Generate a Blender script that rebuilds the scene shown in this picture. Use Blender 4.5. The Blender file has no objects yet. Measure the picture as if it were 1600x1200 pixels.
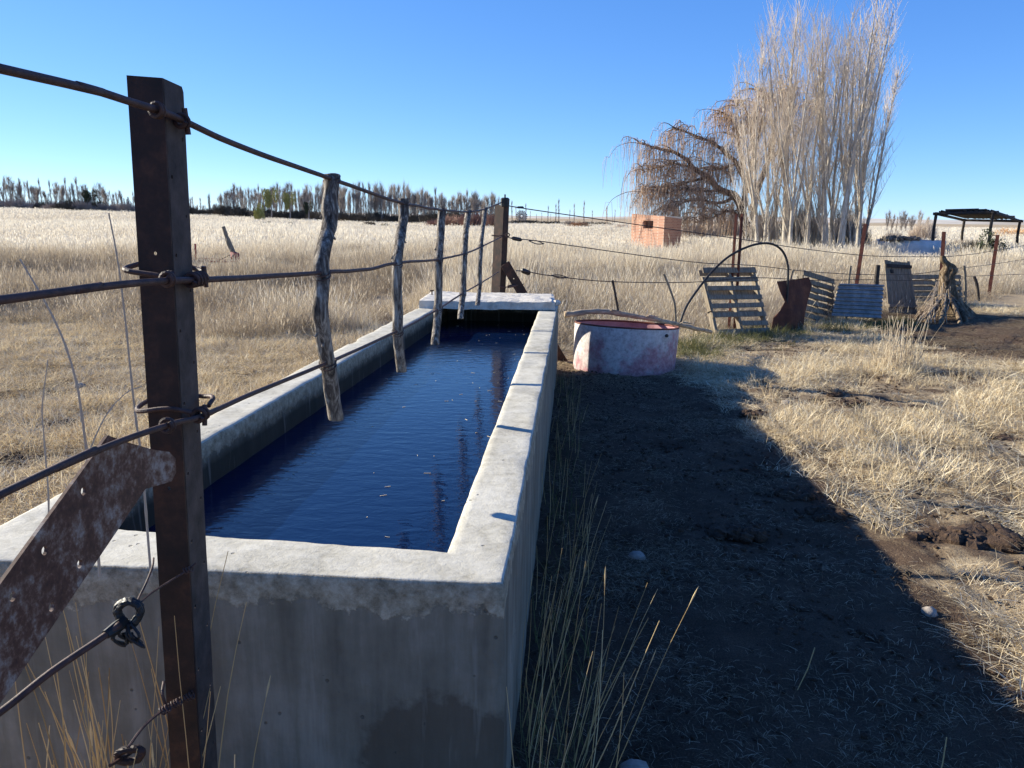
import bpy, math, random
import numpy as np
from mathutils import Vector, Matrix, noise as mnoise
from mathutils.geometry import delaunay_2d_cdt
random.seed(7); rng = np.random.default_rng(7)
scene = bpy.context.scene
COL = scene.collection

# ------------------------------------------------------------------ camera
FPX, EYE, HY, ROLL = 1244.0, 1.66, 340.0, 0.012
PIT = math.atan((600 - HY) / FPX)
fwd = Vector((0, math.cos(PIT), -math.sin(PIT)))
rgt0 = Vector((1, 0, 0)); up0 = rgt0.cross(fwd)
rgt = rgt0 * math.cos(ROLL) + up0 * math.sin(ROLL)
up = up0 * math.cos(ROLL) - rgt0 * math.sin(ROLL)
CAM = Vector((0, 0, EYE))
cd = bpy.data.cameras.new("camera"); cam = bpy.data.objects.new("camera", cd); COL.objects.link(cam)
cam.matrix_world = Matrix(((rgt.x, up.x, -fwd.x, 0), (rgt.y, up.y, -fwd.y, 0), (rgt.z, up.z, -fwd.z, EYE), (0, 0, 0, 1)))
cd.sensor_width = 36; cd.lens = 36 * FPX / 1600; cd.clip_start = 0.02; cd.clip_end = 12000
scene.camera = cam

# ------------------------------------------------------------------ light
SUN_A, SUN_E = math.radians(23), math.radians(22.0)       # light travels (cos A, -sin A), falling at E
sdir = Vector((math.cos(SUN_A) * math.cos(SUN_E), -math.sin(SUN_A) * math.cos(SUN_E), -math.sin(SUN_E)))
w = bpy.data.worlds.new("World"); scene.world = w; w.use_nodes = True
nt = w.node_tree; nt.nodes.clear()
sky = nt.nodes.new("ShaderNodeTexSky"); sky.sky_type = 'NISHITA'; sky.sun_disc = False
sky.sun_elevation = SUN_E; sky.sun_rotation = math.radians(-67)
sky.altitude = 1500; sky.air_density = 0.6; sky.dust_density = 0.0; sky.ozone_density = 1.6
bg = nt.nodes.new("ShaderNodeBackground"); bg.inputs['Strength'].default_value = 0.09
wo = nt.nodes.new("ShaderNodeOutputWorld")
# colour response of the clear winter sky, one power curve per channel
sepc = nt.nodes.new("ShaderNodeSeparateColor"); comb = nt.nodes.new("ShaderNodeCombineColor"); nt.links.new(sky.outputs[0], sepc.inputs[0])
for ci, (pw, mu) in enumerate(((1.0, .60), (.76, 1.13), (.45, 2.65))):
    p1 = nt.nodes.new("ShaderNodeMath"); p1.operation = 'POWER'; p1.inputs[1].default_value = pw; nt.links.new(sepc.outputs[ci], p1.inputs[0])
    p2 = nt.nodes.new("ShaderNodeMath"); p2.operation = 'MULTIPLY'; p2.inputs[1].default_value = mu; nt.links.new(p1.outputs[0], p2.inputs[0]); nt.links.new(p2.outputs[0], comb.inputs[ci])
nt.links.new(comb.outputs[0], bg.inputs[0])
nt.links.new(bg.outputs[0], wo.inputs[0])
sl = bpy.data.lights.new("sun", 'SUN'); sl.energy = 5.0; sl.angle = math.radians(0.5); sl.color = (1.0, 0.925, 0.76)
so = bpy.data.objects.new("sun", sl); COL.objects.link(so); so.rotation_euler = sdir.to_track_quat('-Z', 'Y').to_euler()
so.location = (-20, 10, 15)
scene.view_settings.view_transform = 'Standard'; scene.view_settings.look = 'None'
scene.view_settings.exposure = 1.15; scene.view_settings.gamma = 1.0

# ------------------------------------------------------------------ pixel helpers (photo pixel + real distance -> point)
def ray(x, y): return fwd + rgt * ((x - 800) / FPX) - up * ((y - 600) / FPX)
def G(x, y, z=0.0):
    d = ray(x, y); return CAM + d * ((z - EYE) / d.z)
def A(x, y, Y):
    d = ray(x, y); return CAM + d * (Y / d.y)
def PL(x, y, p, dr):
    n = Vector((dr[1], -dr[0], 0)); d = ray(x, y); p = Vector(p)
    return CAM + d * ((p - CAM).dot(n) / d.dot(n))

# ------------------------------------------------------------------ numpy value noise
_perm = rng.random((257, 257)); _perm[256] = _perm[0]; _perm[:, 256] = _perm[:, 0]
def vn(x, y):
    xi = np.floor(x).astype(int); yi = np.floor(y).astype(int); fx = x - xi; fy = y - yi
    fx = fx * fx * (3 - 2 * fx); fy = fy * fy * (3 - 2 * fy); xi &= 255; yi &= 255
    a = _perm[xi, yi]; b = _perm[xi + 1, yi]; c = _perm[xi, yi + 1]; d = _perm[xi + 1, yi + 1]
    return (a + (b - a) * fx) * (1 - fy) + (c + (d - c) * fx) * fy - .5
def fbm(x, y, o=4):
    s = 0; a = 1
    for i in range(o):
        s = s + a * vn(x * 2**i + 17.3 * i, y * 2**i + 9.1 * i); a *= .5
    return s
def sstep(a, b, x):
    t = np.clip((x - a) / (b - a), 0, 1); return t * t * (3 - 2 * t)
PITS = [(rng.uniform(-6, 12), rng.uniform(1.5, 15), rng.uniform(.05, .17), rng.uniform(-.045, .03)) for _ in range(420)]
def gh(x, y):
    x = np.asarray(x, float); y = np.asarray(y, float); r = np.hypot(x, y)
    near = 1 - sstep(14, 30, r)
    h = .035 * fbm(x * .5 + 3, y * .5) + near * (.032 * fbm(x * 2.1, y * 2.1, 3) + .022 * fbm(x * 7, y * 7, 3))
    h = h + .12 * fbm(x * .12, y * .12, 3) * sstep(12, 40, r)
    ang = np.arctan2(x, np.maximum(y, .01))
    h = h + sstep(60, 170, r) * 1.7 * sstep(-.12, -.55, ang) * (y > 0)
    # tall-grass bank where the yard ends
    return h - .012
def ghf(x, y):
    h = gh(x, y)
    for px, py, s, a in PITS:
        d2 = (x - px) ** 2 + (y - py) ** 2
        h = h + np.where(d2 < 9 * s * s, a * np.exp(-d2 / (s * s) * 1.5), 0)
    return h
def gz(x, y): return float(ghf(np.array([x]), np.array([y]))[0])

# ------------------------------------------------------------------ mesh builder
class MB:
    def __init__(s): s.v = []; s.f = []; s.c = []
    def add(s, vs, fs, c=None):
        o = len(s.v); s.v.extend([tuple(p) for p in vs]); s.f.extend([tuple(i + o for i in f) for f in fs])
        s.c.extend([c if c is not None else .5] * len(vs))
    def tube(s, pts, rad, n=8, cap=True, jit=0.0, c=None, tw=0):
        pts = [Vector(p) for p in pts]; m = len(pts)
        if not hasattr(rad, '__len__'): rad = [rad] * m
        t = (pts[1] - pts[0]).normalized(); u = t.orthogonal().normalized(); vs = []; fs = []
        for i, p in enumerate(pts):
            t2 = (pts[min(i + 1, m - 1)] - pts[max(i - 1, 0)]).normalized()
            u = (u - t2 * u.dot(t2)).normalized(); v = t2.cross(u)
            for k in range(n):
                a = 2 * math.pi * k / n + tw * i; rr = rad[i] * (1 + (random.uniform(-jit, jit) if jit else 0))
                vs.append(p + (u * math.cos(a) + v * math.sin(a)) * rr)
        for i in range(m - 1):
            for k in range(n):
                k2 = (k + 1) % n; fs.append((i * n + k, i * n + k2, (i + 1) * n + k2, (i + 1) * n + k))
        if cap and n > 2: fs.append(tuple(range(n - 1, -1, -1))); fs.append(tuple((m - 1) * n + k for k in range(n)))
        s.add(vs, fs, c)
    def hexa(s, c8, c=None):     # 4 bottom then 4 top
        s.add(c8, [(3, 2, 1, 0), (4, 5, 6, 7), (0, 1, 5, 4), (1, 2, 6, 5), (2, 3, 7, 6), (3, 0, 4, 7)], c)
    def box(s, lo, hi, M=None, jit=0, c=None):
        x0, y0, z0 = lo; x1, y1, z1 = hi
        P = [Vector(p) for p in ((x0, y0, z0), (x1, y0, z0), (x1, y1, z0), (x0, y1, z0), (x0, y0, z1), (x1, y0, z1), (x1, y1, z1), (x0, y1, z1))]
        if jit: P = [p + Vector([random.uniform(-jit, jit) for _ in range(3)]) for p in P]
        if M is not None: P = [M @ p for p in P]
        s.hexa(P, c)
    def ribbon(s, pts, wd, side, c=None):
        n = len(pts); vs = []; fs = []
        for i, p in enumerate(pts):
            ww = wd[i] if hasattr(wd, '__len__') else wd
            vs.append(Vector(p) - side * ww * .5); vs.append(Vector(p) + side * ww * .5)
        for i in range(n - 1): fs.append((2 * i, 2 * i + 1, 2 * i + 3, 2 * i + 2))
        s.add(vs, fs, c)
    def plate(s, outline, holes, th, org, ex, ey, bend=None, grid=None):
        """flat plate from a 2-D outline with holes, given thickness; org/ex/ey place it"""
        ex = Vector(ex); ey = Vector(ey); nz = ex.cross(ey).normalized(); org = Vector(org)
        V = [Vector(p) for p in outline]; E = [(i, (i + 1) % len(V)) for i in range(len(V))]; hol = []
        for (hx, hy, hr) in holes:
            o = len(V); k = 10; V += [Vector((hx + hr * math.cos(2 * math.pi * i / k), hy + hr * math.sin(2 * math.pi * i / k))) for i in range(k)]
            E += [(o + i, o + (i + 1) % k) for i in range(k)]; hol.append((hx, hy, hr))
        if grid:
            xs = [p[0] for p in outline]; ys = [p[1] for p in outline]
            gx = min(xs) + grid * .5
            while gx < max(xs):
                gy = min(ys) + grid * .5
                while gy < max(ys):
                    if all(math.hypot(gx - h[0], gy - h[1]) > h[2] * 1.6 for h in hol): V.append(Vector((gx, gy)))
                    gy += grid
                gx += grid
        vo, eo, fo, _, _, _ = delaunay_2d_cdt(V, E, [], 0, 1e-5)
        def inside(p, poly):
            r = False; j = len(poly) - 1
            for i in range(len(poly)):
                if (poly[i][1] > p[1]) != (poly[j][1] > p[1]) and p[0] < (poly[j][0] - poly[i][0]) * (p[1] - poly[i][1]) / (poly[j][1] - poly[i][1]) + poly[i][0]: r = not r
                j = i
            return r
        F = []
        for f in fo:
            c = sum((vo[i] for i in f), Vector((0, 0))) / len(f)
            if inside(c, outline) and all((c - Vector(h[:2])).length > h[2] * .93 for h in hol): F.append(f)
        B = lambda p: (bend(p) if bend else 0.0)
        top = [org + ex * p[0] + ey * p[1] + nz * (B(p) + th / 2) for p in vo]
        bot = [org + ex * p[0] + ey * p[1] + nz * (B(p) - th / 2) for p in vo]
        n = len(vo); cnt = {}
        for f in F:
            for i in range(len(f)):
                a, b = f[i], f[(i + 1) % len(f)]; cnt[(a, b)] = 1
        fs = [tuple(f) for f in F] + [tuple(i + n for i in reversed(f)) for f in F]
        for (a, b) in cnt:
            if (b, a) not in cnt: fs.append((b, a, a + n, b + n))
        s.add(top + bot, fs)
    def build(s, name, m, parent=None, smooth=False, loc=None):
        me = bpy.data.meshes.new(name); vs = s.v
        if loc is not None: vs = [(p[0] - loc[0], p[1] - loc[1], p[2] - loc[2]) for p in vs]
        me.from_pydata(vs, [], s.f); me.materials.append(m)
        at = me.attributes.new("bv", 'FLOAT', 'POINT'); at.data.foreach_set('value', s.c)
        if smooth: me.polygons.foreach_set('use_smooth', [True] * len(me.polygons))
        me.update(); o = bpy.data.objects.new(name, me); COL.objects.link(o)
        if parent: o.parent = parent
        if loc is not None: o.location = loc
        return o
def tag(o, label=None, cat=None, group=None, kind=None):
    if label: o['label'] = label
    if cat: o['category'] = cat
    if group: o['group'] = group
    if kind: o['kind'] = kind
    return o
def empty(name, loc, label, cat, group=None, rz=0):
    o = bpy.data.objects.new(name, None); COL.objects.link(o); o.location = loc; o.rotation_euler = (0, 0, rz); o.empty_display_size = .1
    return tag(o, label, cat, group)
def copy_thing(o):
    c = o.copy(); COL.objects.link(c)
    for ch in list(o.children):
        d = ch.copy(); COL.objects.link(d); d.parent = c
    return c
def rootw(root):   # children built in world coordinates under a root at loc
    return Vector(root.location)

# ------------------------------------------------------------------ materials
def NM(name):
    m = bpy.data.materials.new(name); m.use_nodes = True; t = m.node_tree; t.nodes.clear()
    o = t.nodes.new("ShaderNodeOutputMaterial"); b = t.nodes.new("ShaderNodeBsdfPrincipled"); t.links.new(b.outputs[0], o.inputs[0])
    return m, t, b
def nz(t, scale, det=4, rough=.6, vec=None, dist=0):
    n = t.nodes.new("ShaderNodeTexNoise"); n.inputs['Scale'].default_value = scale; n.inputs['Detail'].default_value = det
    n.inputs['Roughness'].default_value = rough; n.inputs['Distortion'].default_value = dist
    if vec is not None: t.links.new(vec, n.inputs['Vector'])
    return n.outputs['Fac']
def ramp(t, fac, stops):
    r = t.nodes.new("ShaderNodeValToRGB"); e = r.color_ramp.elements
    while len(e) < len(stops): e.new(.5)
    for i, (p, c) in enumerate(stops): e[i].position = p; e[i].color = (*c, 1) if len(c) == 3 else c
    t.links.new(fac, r.inputs[0]); return r.outputs[0]
def mix(t, fac, a, b):
    m = t.nodes.new("ShaderNodeMix"); m.data_type = 'RGBA'
    if isinstance(fac, float): m.inputs[0].default_value = fac
    else: t.links.new(fac, m.inputs[0])
    for s, v in ((6, a), (7, b)):
        if isinstance(v, tuple): m.inputs[s].default_value = (*v, 1)
        else: t.links.new(v, m.inputs[s])
    return m.outputs[2]
def mth(t, op, a, b=None, clamp=False):
    m = t.nodes.new("ShaderNodeMath"); m.operation = op; m.use_clamp = clamp
    for i, v in enumerate((a, b)):
        if v is None: continue
        if isinstance(v, (int, float)): m.inputs[i].default_value = v
        else: t.links.new(v, m.inputs[i])
    return m.outputs[0]
def maprange(t, v, a, b, c=0, d=1):
    m = t.nodes.new("ShaderNodeMapRange"); m.inputs[1].default_value = a; m.inputs[2].default_value = b; m.inputs[3].default_value = c; m.inputs[4].default_value = d
    t.links.new(v, m.inputs[0]); return m.outputs[0]
def bump(t, b, h, s, d=.01):
    n = t.nodes.new("ShaderNodeBump"); n.inputs['Strength'].default_value = s; n.inputs['Distance'].default_value = d
    t.links.new(h, n.inputs['Height']); t.links.new(n.outputs[0], b.inputs['Normal']); return n
def coord(t, kind='Object', scale=None):
    c = t.nodes.new("ShaderNodeTexCoord"); o = c.outputs[kind]
    if scale:
        m = t.nodes.new("ShaderNodeMapping"); m.inputs['Scale'].default_value = scale; t.links.new(o, m.inputs['Vector']); o = m.outputs[0]
    return o
def simple(name, stops, scale=8, rough=.8, bs=.4, bd=.004, bscale=None, stretch=None, metal=0, det=6):
    m, t, b = NM(name); co = coord(t, 'Object', stretch)
    t.links.new(ramp(t, nz(t, scale, det, .65, co), stops), b.inputs['Base Color'])
    b.inputs['Roughness'].default_value = rough; b.inputs['Metallic'].default_value = metal; b.inputs['Specular IOR Level'].default_value = .3
    if bs: bump(t, b, nz(t, bscale or scale * 3, 5, .7, co), bs, bd)
    return m
def grassmat(name, c0, c1, c2, trans=.35, inst=.25):
    m, t, b = NM(name)
    at = t.nodes.new("ShaderNodeAttribute"); at.attribute_name = 'bv'
    oi = t.nodes.new("ShaderNodeObjectInfo")
    f = mth(t, 'ADD', at.outputs['Fac'], mth(t, 'MULTIPLY', mth(t, 'SUBTRACT', oi.outputs['Random'], .5), inst), True)
    colr = ramp(t, f, [(0, c0), (.5, c1), (1, c2)])
    o = [n for n in t.nodes if n.type == 'OUTPUT_MATERIAL'][0]
    d = t.nodes.new("ShaderNodeBsdfDiffuse"); tr = t.nodes.new("ShaderNodeBsdfTranslucent"); mx = t.nodes.new("ShaderNodeMixShader")
    t.links.new(colr, d.inputs[0]); t.links.new(colr, tr.inputs[0]); mx.inputs[0].default_value = trans
    t.links.new(d.outputs[0], mx.inputs[1]); t.links.new(tr.outputs[0], mx.inputs[2]); t.links.new(mx.outputs[0], o.inputs[0]); t.nodes.remove(b)
    return m
M = {}
M['rust'] = simple('rusty_steel', [(.3, (.013, .008, .007)), (.5, (.032, .015, .011)), (.62, (.062, .026, .016)), (.75, (.11, .045, .025))], 14, .62, .5, .003, 120)
M['rustgrey'] = simple('grey_brown_steel', [(.3, (.035, .026, .022)), (.5, (.07, .052, .044)), (.7, (.11, .082, .068))], 16, .8, .5, .003, 120)
M['rustred'] = simple('red_rusty_steel', [(.3, (.06, .022, .016)), (.5, (.13, .042, .028)), (.7, (.2, .075, .045))], 9, .8, .4, .003)
M['rod'] = simple('rusty_rod', [(.3, (.035, .020, .018)), (.6, (.085, .045, .037)), (.8, (.13, .075, .06))], 40, .6, .6, .002, 260)
M['darkwire'] = simple('dark_wire', [(.3, (.03, .022, .02)), (.7, (.08, .06, .05))], 30, .6, 0)
M['sheet'] = simple('rusted_sheet', [(.3, (.06, .022, .014)), (.5, (.11, .038, .02)), (.7, (.19, .07, .035))], 5, .85, .5, .004, 40)
M['black'] = simple('black_rubber', [(.3, (.012, .012, .013)), (.7, (.03, .03, .03))], 20, .5, .3)
# galvanised, mottled rusty brace
m, t, b = NM('mottled_brace'); co = coord(t)
n1 = nz(t, 9, 6, .75, co); n2 = nz(t, 60, 4, .7, co)
f = mth(t, 'ADD', n1, mth(t, 'MULTIPLY', mth(t, 'SUBTRACT', n2, .5), .7))
sp = t.nodes.new("ShaderNodeSeparateXYZ"); t.links.new(co, sp.inputs[0])
hi = maprange(t, sp.outputs['Z'], .5, .95, -.18, .07)
f = mth(t, 'ADD', f, hi)
t.links.new(ramp(t, f, [(.38, (.045, .017, .011)), (.52, (.095, .036, .021)), (.6, (.16, .09, .062)), (.74, (.30, .25, .215))]), b.inputs['Base Color'])
b.inputs['Roughness'].default_value = .7; bump(t, b, f, .3, .002); M['brace'] = m
# wood
def woodmat(name, stops, sx=(18, 18, 2.2), bs=.8):
    m, t, b = NM(name); co = coord(t, 'Object', sx)
    n = nz(t, 2.2, 6, .7, co, .6); t.links.new(ramp(t, n, stops), b.inputs['Base Color']); b.inputs['Roughness'].default_value = .9
    b.inputs['Specular IOR Level'].default_value = .15
    bump(t, b, nz(t, 5, 5, .75, co, .4), bs, .01); return m
M['bark'] = woodmat('weathered_bark_stick', [(.34, (.03, .025, .022)), (.47, (.12, .10, .085)), (.57, (.30, .265, .22)), (.7, (.52, .48, .42))], (26, 26, 5))
M['grey_wood'] = woodmat('grey_weathered_wood', [(.3, (.11, .088, .065)), (.5, (.22, .182, .135)), (.7, (.35, .295, .225))])
M['log'] = woodmat('pale_log', [(.3, (.2, .14, .09)), (.5, (.40, .31, .21)), (.7, (.56, .46, .34))], (3, 18, 18))
M['stump'] = woodmat('old_stump', [(.32, (.03, .02, .012)), (.5, (.12, .085, .052)), (.68, (.3, .235, .16))], (8, 8, 3))
M['darkwood'] = simple('dark_wood', [(.3, (.02, .017, .015)), (.7, (.07, .058, .05))], 6, .9, .5, .02)
M['poplar'] = woodmat('poplar_bark', [(.3, (.20, .165, .125)), (.5, (.42, .375, .31)), (.7, (.66, .62, .54))], (4, 4, .8), .5)
M['twig'] = simple('poplar_twigs', [(.3, (.50, .41, .32)), (.7, (.68, .58, .47))], 1, .9, 0)
M['willow'] = simple('willow_bark', [(.3, (.07, .05, .04)), (.7, (.2, .15, .115))], 3, .9, .6, .03)
M['wtwig'] = simple('willow_twigs', [(.3, (.36, .25, .17)), (.7, (.54, .40, .29))], 1, .9, 0)
M['fartrunk'] = simple('far_trunks', [(.3, (.20, .175, .16)), (.7, (.36, .32, .29))], .3, .9, 0)  # colour lightened to stand in for haze over the far trees
M['fartwig'] = simple('far_twigs', [(.3, (.26, .22, .19)), (.7, (.40, .345, .30))], .3, .9, 0)  # twigs lightened likewise, haze put into the colour
M['redtwig'] = simple('reddish_twigs', [(.3, (.26, .15, .11)), (.7, (.40, .26, .19))], .4, .9, 0)
M['orangetwig'] = simple('orange_twigs', [(.3, (.42, .24, .12)), (.7, (.55, .36, .2))], .4, .9, 0)
M['leafyel'] = simple('yellow_green_leaves', [(.3, (.20, .21, .06)), (.7, (.38, .35, .12))], 2, .8, 0)
M['leafdark'] = simple('dark_leaves', [(.3, (.018, .026, .012)), (.7, (.06, .07, .03))], 2, .8, 0)
M['scrub'] = simple('grey_scrub', [(.3, (.06, .05, .035)), (.7, (.15, .125, .09))], 2, .9, 0)
M['sandstone'] = simple('stone', [(.3, (.2, .17, .14)), (.7, (.42, .37, .31))], 14, .9, .6, .01)
M['dung'] = simple('dry_dung', [(.3, (.028, .018, .012)), (.6, (.085, .052, .032)), (.8, (.15, .1, .06))], 22, .95, 1.0, .02, 50)
M['grass'] = grassmat('dry_grass', (.33, .26, .165), (.62, .525, .385), (.82, .745, .59))
M['brownish'] = grassmat('brown_grey_grass', (.17, .13, .09), (.36, .29, .205), (.56, .48, .36))
M['seed'] = grassmat('seed_heads', (.48, .41, .30), (.67, .595, .465), (.84, .78, .655))
M['straw'] = grassmat('straw_litter', (.30, .21, .115), (.70, .57, .36), (.95, .86, .63), .2, .25)
M['dirty_shade'] = grassmat('trodden_shade_straw', (.07, .05, .033), (.23, .175, .11), (.55, .46, .32), .15, .3)  # soiled straw, its colour also darkened for the trough's shade
M['gold'] = grassmat('golden_stalks', (.34, .22, .10), (.58, .42, .20), (.74, .62, .38), .25, 0)
M['green'] = grassmat('low_green_weed', (.07, .085, .03), (.16, .16, .07), (.30, .27, .13), .3, .2)
M['greyplant'] = grassmat('grey_dead_reed', (.26, .22, .18), (.42, .37, .31), (.6, .55, .47), .2, 0)
# ground
m, t, b = NM('ground_soil'); co = coord(t)
sp = t.nodes.new("ShaderNodeSeparateXYZ"); t.links.new(co, sp.inputs[0])
big = nz(t, .55, 4, .6, co); mid = nz(t, 3.2, 6, .7, co); fin = nz(t, 55, 4, .75, co)
at = t.nodes.new("ShaderNodeAttribute"); at.attribute_name = 'soil'  # soil cover, plus shade painted in beside the trough
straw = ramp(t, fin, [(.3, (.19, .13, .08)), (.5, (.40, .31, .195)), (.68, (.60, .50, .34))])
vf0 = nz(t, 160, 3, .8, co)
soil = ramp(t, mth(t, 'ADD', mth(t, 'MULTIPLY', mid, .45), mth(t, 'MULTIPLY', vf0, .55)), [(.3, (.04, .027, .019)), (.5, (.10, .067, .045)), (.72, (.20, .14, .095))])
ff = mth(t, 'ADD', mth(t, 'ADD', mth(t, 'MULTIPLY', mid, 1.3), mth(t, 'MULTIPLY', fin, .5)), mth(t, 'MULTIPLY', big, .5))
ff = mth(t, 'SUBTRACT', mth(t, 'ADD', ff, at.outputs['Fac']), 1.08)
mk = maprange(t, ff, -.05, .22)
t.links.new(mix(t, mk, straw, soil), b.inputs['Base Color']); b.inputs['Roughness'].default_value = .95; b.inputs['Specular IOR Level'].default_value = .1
vf = nz(t, 210, 3, .8, co)
bump(t, b, mth(t, 'ADD', mth(t, 'ADD', mth(t, 'MULTIPLY', fin, .7), mid), mth(t, 'MULTIPLY', vf, .25)), 1.0, .035); M['ground'] = m
# concrete: upward faces coloured lighter for the sunlit rim, plastered faces with a rough sandy collar and a damp patch
m, t, b = NM('trough_concrete'); co = coord(t); sp = t.nodes.new("ShaderNodeSeparateXYZ"); t.links.new(co, sp.inputs[0])
nA = nz(t, 3.0, 6, .65, co); nB = nz(t, 26, 6, .75, co); nC = nz(t, 150, 3, .7, co)
cs = t.nodes.new("ShaderNodeMapping"); cs.inputs['Scale'].default_value = (7, 7, .8); t.links.new(co, cs.inputs['Vector'])
cs2 = t.nodes.new('ShaderNodeMapping'); cs2.inputs['Scale'].default_value = (14, 14, 1.1); t.links.new(co, cs2.inputs['Vector'])
nS = nz(t, 1.6, 5, .65, cs.outputs[0])
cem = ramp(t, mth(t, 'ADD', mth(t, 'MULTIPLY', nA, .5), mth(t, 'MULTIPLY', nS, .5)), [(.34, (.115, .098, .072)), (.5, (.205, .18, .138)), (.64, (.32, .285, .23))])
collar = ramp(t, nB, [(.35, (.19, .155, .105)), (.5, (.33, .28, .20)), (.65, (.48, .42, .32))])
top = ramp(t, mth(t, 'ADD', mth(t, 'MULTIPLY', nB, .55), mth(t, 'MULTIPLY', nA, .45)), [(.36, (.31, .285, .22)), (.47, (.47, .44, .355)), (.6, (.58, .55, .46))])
zz = mth(t, 'ADD', sp.outputs['Z'], mth(t, 'MULTIPLY', mth(t, 'SUBTRACT', nA, .5), .26))
fac = maprange(t, mth(t, 'ADD', zz, mth(t, 'MULTIPLY', mth(t, 'SUBTRACT', nB, .5), .10)), .66, .672)
c1 = mix(t, fac, cem, collar)
# damp patch low on the near face
v = t.nodes.new("ShaderNodeVectorMath"); v.operation = 'DISTANCE'; t.links.new(co, v.inputs[0]); v.inputs[1].default_value = (-.16, 1.88, .16)
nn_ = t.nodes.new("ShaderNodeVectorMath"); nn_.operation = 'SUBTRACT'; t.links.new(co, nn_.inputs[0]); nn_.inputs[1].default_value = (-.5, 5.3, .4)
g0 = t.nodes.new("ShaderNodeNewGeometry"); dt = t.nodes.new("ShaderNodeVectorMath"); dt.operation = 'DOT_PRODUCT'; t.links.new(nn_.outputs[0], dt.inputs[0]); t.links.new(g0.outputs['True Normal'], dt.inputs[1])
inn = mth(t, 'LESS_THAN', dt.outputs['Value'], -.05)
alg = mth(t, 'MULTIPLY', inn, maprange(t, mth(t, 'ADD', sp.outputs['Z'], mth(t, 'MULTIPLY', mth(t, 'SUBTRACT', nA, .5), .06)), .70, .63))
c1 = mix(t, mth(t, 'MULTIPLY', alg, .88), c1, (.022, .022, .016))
dp = maprange(t, mth(t, 'ADD', v.outputs['Value'], mth(t, 'MULTIPLY', mth(t, 'SUBTRACT', nA, .5), .35)), .25, .22)
c1 = mix(t, mth(t, 'MULTIPLY', dp, .75), c1, (.10, .078, .055))
vp = t.nodes.new("ShaderNodeTexVoronoi"); vp.inputs['Scale'].default_value = 22; t.links.new(co, vp.inputs['Vector'])
pit = mth(t, 'MULTIPLY', maprange(t, vp.outputs['Distance'], .13, .09), mth(t, 'GREATER_THAN', nz(t, 4.2, 2, .5, co), .56))
st_ = maprange(t, nz(t, 1.0, 4, .7, cs2.outputs[0]), .58, .66)
c1 = mix(t, mth(t, 'MULTIPLY', st_, .35), c1, (.33, .30, .25))
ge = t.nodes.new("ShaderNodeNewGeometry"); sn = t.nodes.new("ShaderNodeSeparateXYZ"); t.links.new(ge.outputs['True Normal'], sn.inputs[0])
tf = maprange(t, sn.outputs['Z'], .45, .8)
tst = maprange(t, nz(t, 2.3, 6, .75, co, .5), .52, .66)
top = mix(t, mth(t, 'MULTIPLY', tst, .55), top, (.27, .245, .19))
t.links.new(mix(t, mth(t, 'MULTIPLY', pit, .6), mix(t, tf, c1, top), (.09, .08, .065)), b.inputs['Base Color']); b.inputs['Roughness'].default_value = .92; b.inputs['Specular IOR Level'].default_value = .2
rough = mth(t, 'ADD', mth(t, 'MULTIPLY', nC, mth(t, 'ADD', mth(t, 'MULTIPLY', mth(t, 'MULTIPLY', mth(t, 'MAXIMUM', fac, 0), mth(t, 'SUBTRACT', 1.0, tf)), .5), .07)), mth(t, 'MULTIPLY', nB, .55))
cr = t.nodes.new("ShaderNodeTexVoronoi"); cr.feature = 'DISTANCE_TO_EDGE'; cr.inputs['Scale'].default_value = 3.2
wv = t.nodes.new("ShaderNodeMix"); wv.data_type = 'VECTOR'; wv.inputs[0].default_value = .12
nv = t.nodes.new("ShaderNodeTexNoise"); nv.inputs['Scale'].default_value = 9; t.links.new(co, nv.inputs['Vector'])
t.links.new(co, wv.inputs[4]); t.links.new(nv.outputs['Color'], wv.inputs[5]); t.links.new(wv.outputs[1], cr.inputs['Vector'])
ck = maprange(t, cr.outputs['Distance'], 0, .004, 0, .05)
bump(t, b, mth(t, 'SUBTRACT', mth(t, 'ADD', rough, ck), mth(t, 'MULTIPLY', pit, .8)), .9, .006); M['conc'] = m
# slab
M['slab'] = simple('slab_concrete', [(.35, (.42, .385, .33)), (.5, (.56, .52, .45)), (.65, (.66, .62, .54))], 12, .92, .6, .006, 90)
# tank paint: white and worn pink
m, t, b = NM('worn_pink_white'); co = coord(t); sp = t.nodes.new("ShaderNodeSeparateXYZ"); t.links.new(co, sp.inputs[0])
nA = nz(t, 3.5, 6, .7, co); nB = nz(t, 22, 5, .75, co)
wh = ramp(t, nB, [(.35, (.33, .29, .28)), (.5, (.52, .48, .46)), (.65, (.64, .60, .58))])
pk = ramp(t, nB, [(.35, (.24, .11, .12)), (.5, (.38, .19, .21)), (.65, (.48, .29, .30))])
f = mth(t, 'ADD', mth(t, 'ADD', nA, mth(t, 'MULTIPLY', sp.outputs['Z'], -.55)), mth(t, 'MULTIPLY', nB, .25))
f = mth(t, 'ADD', f, mth(t, 'MULTIPLY', sp.outputs['X'], .12))
t.links.new(mix(t, maprange(t, f, .46, .62), wh, pk), b.inputs['Base Color']); b.inputs['Roughness'].default_value = .75
bump(t, b, nB, .4, .004); M['tank'] = m
M['pinkin'] = simple('tank_inside_pink', [(.3, (.30, .13, .14)), (.7, (.46, .27, .27))], 6, .8, .3)
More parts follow.
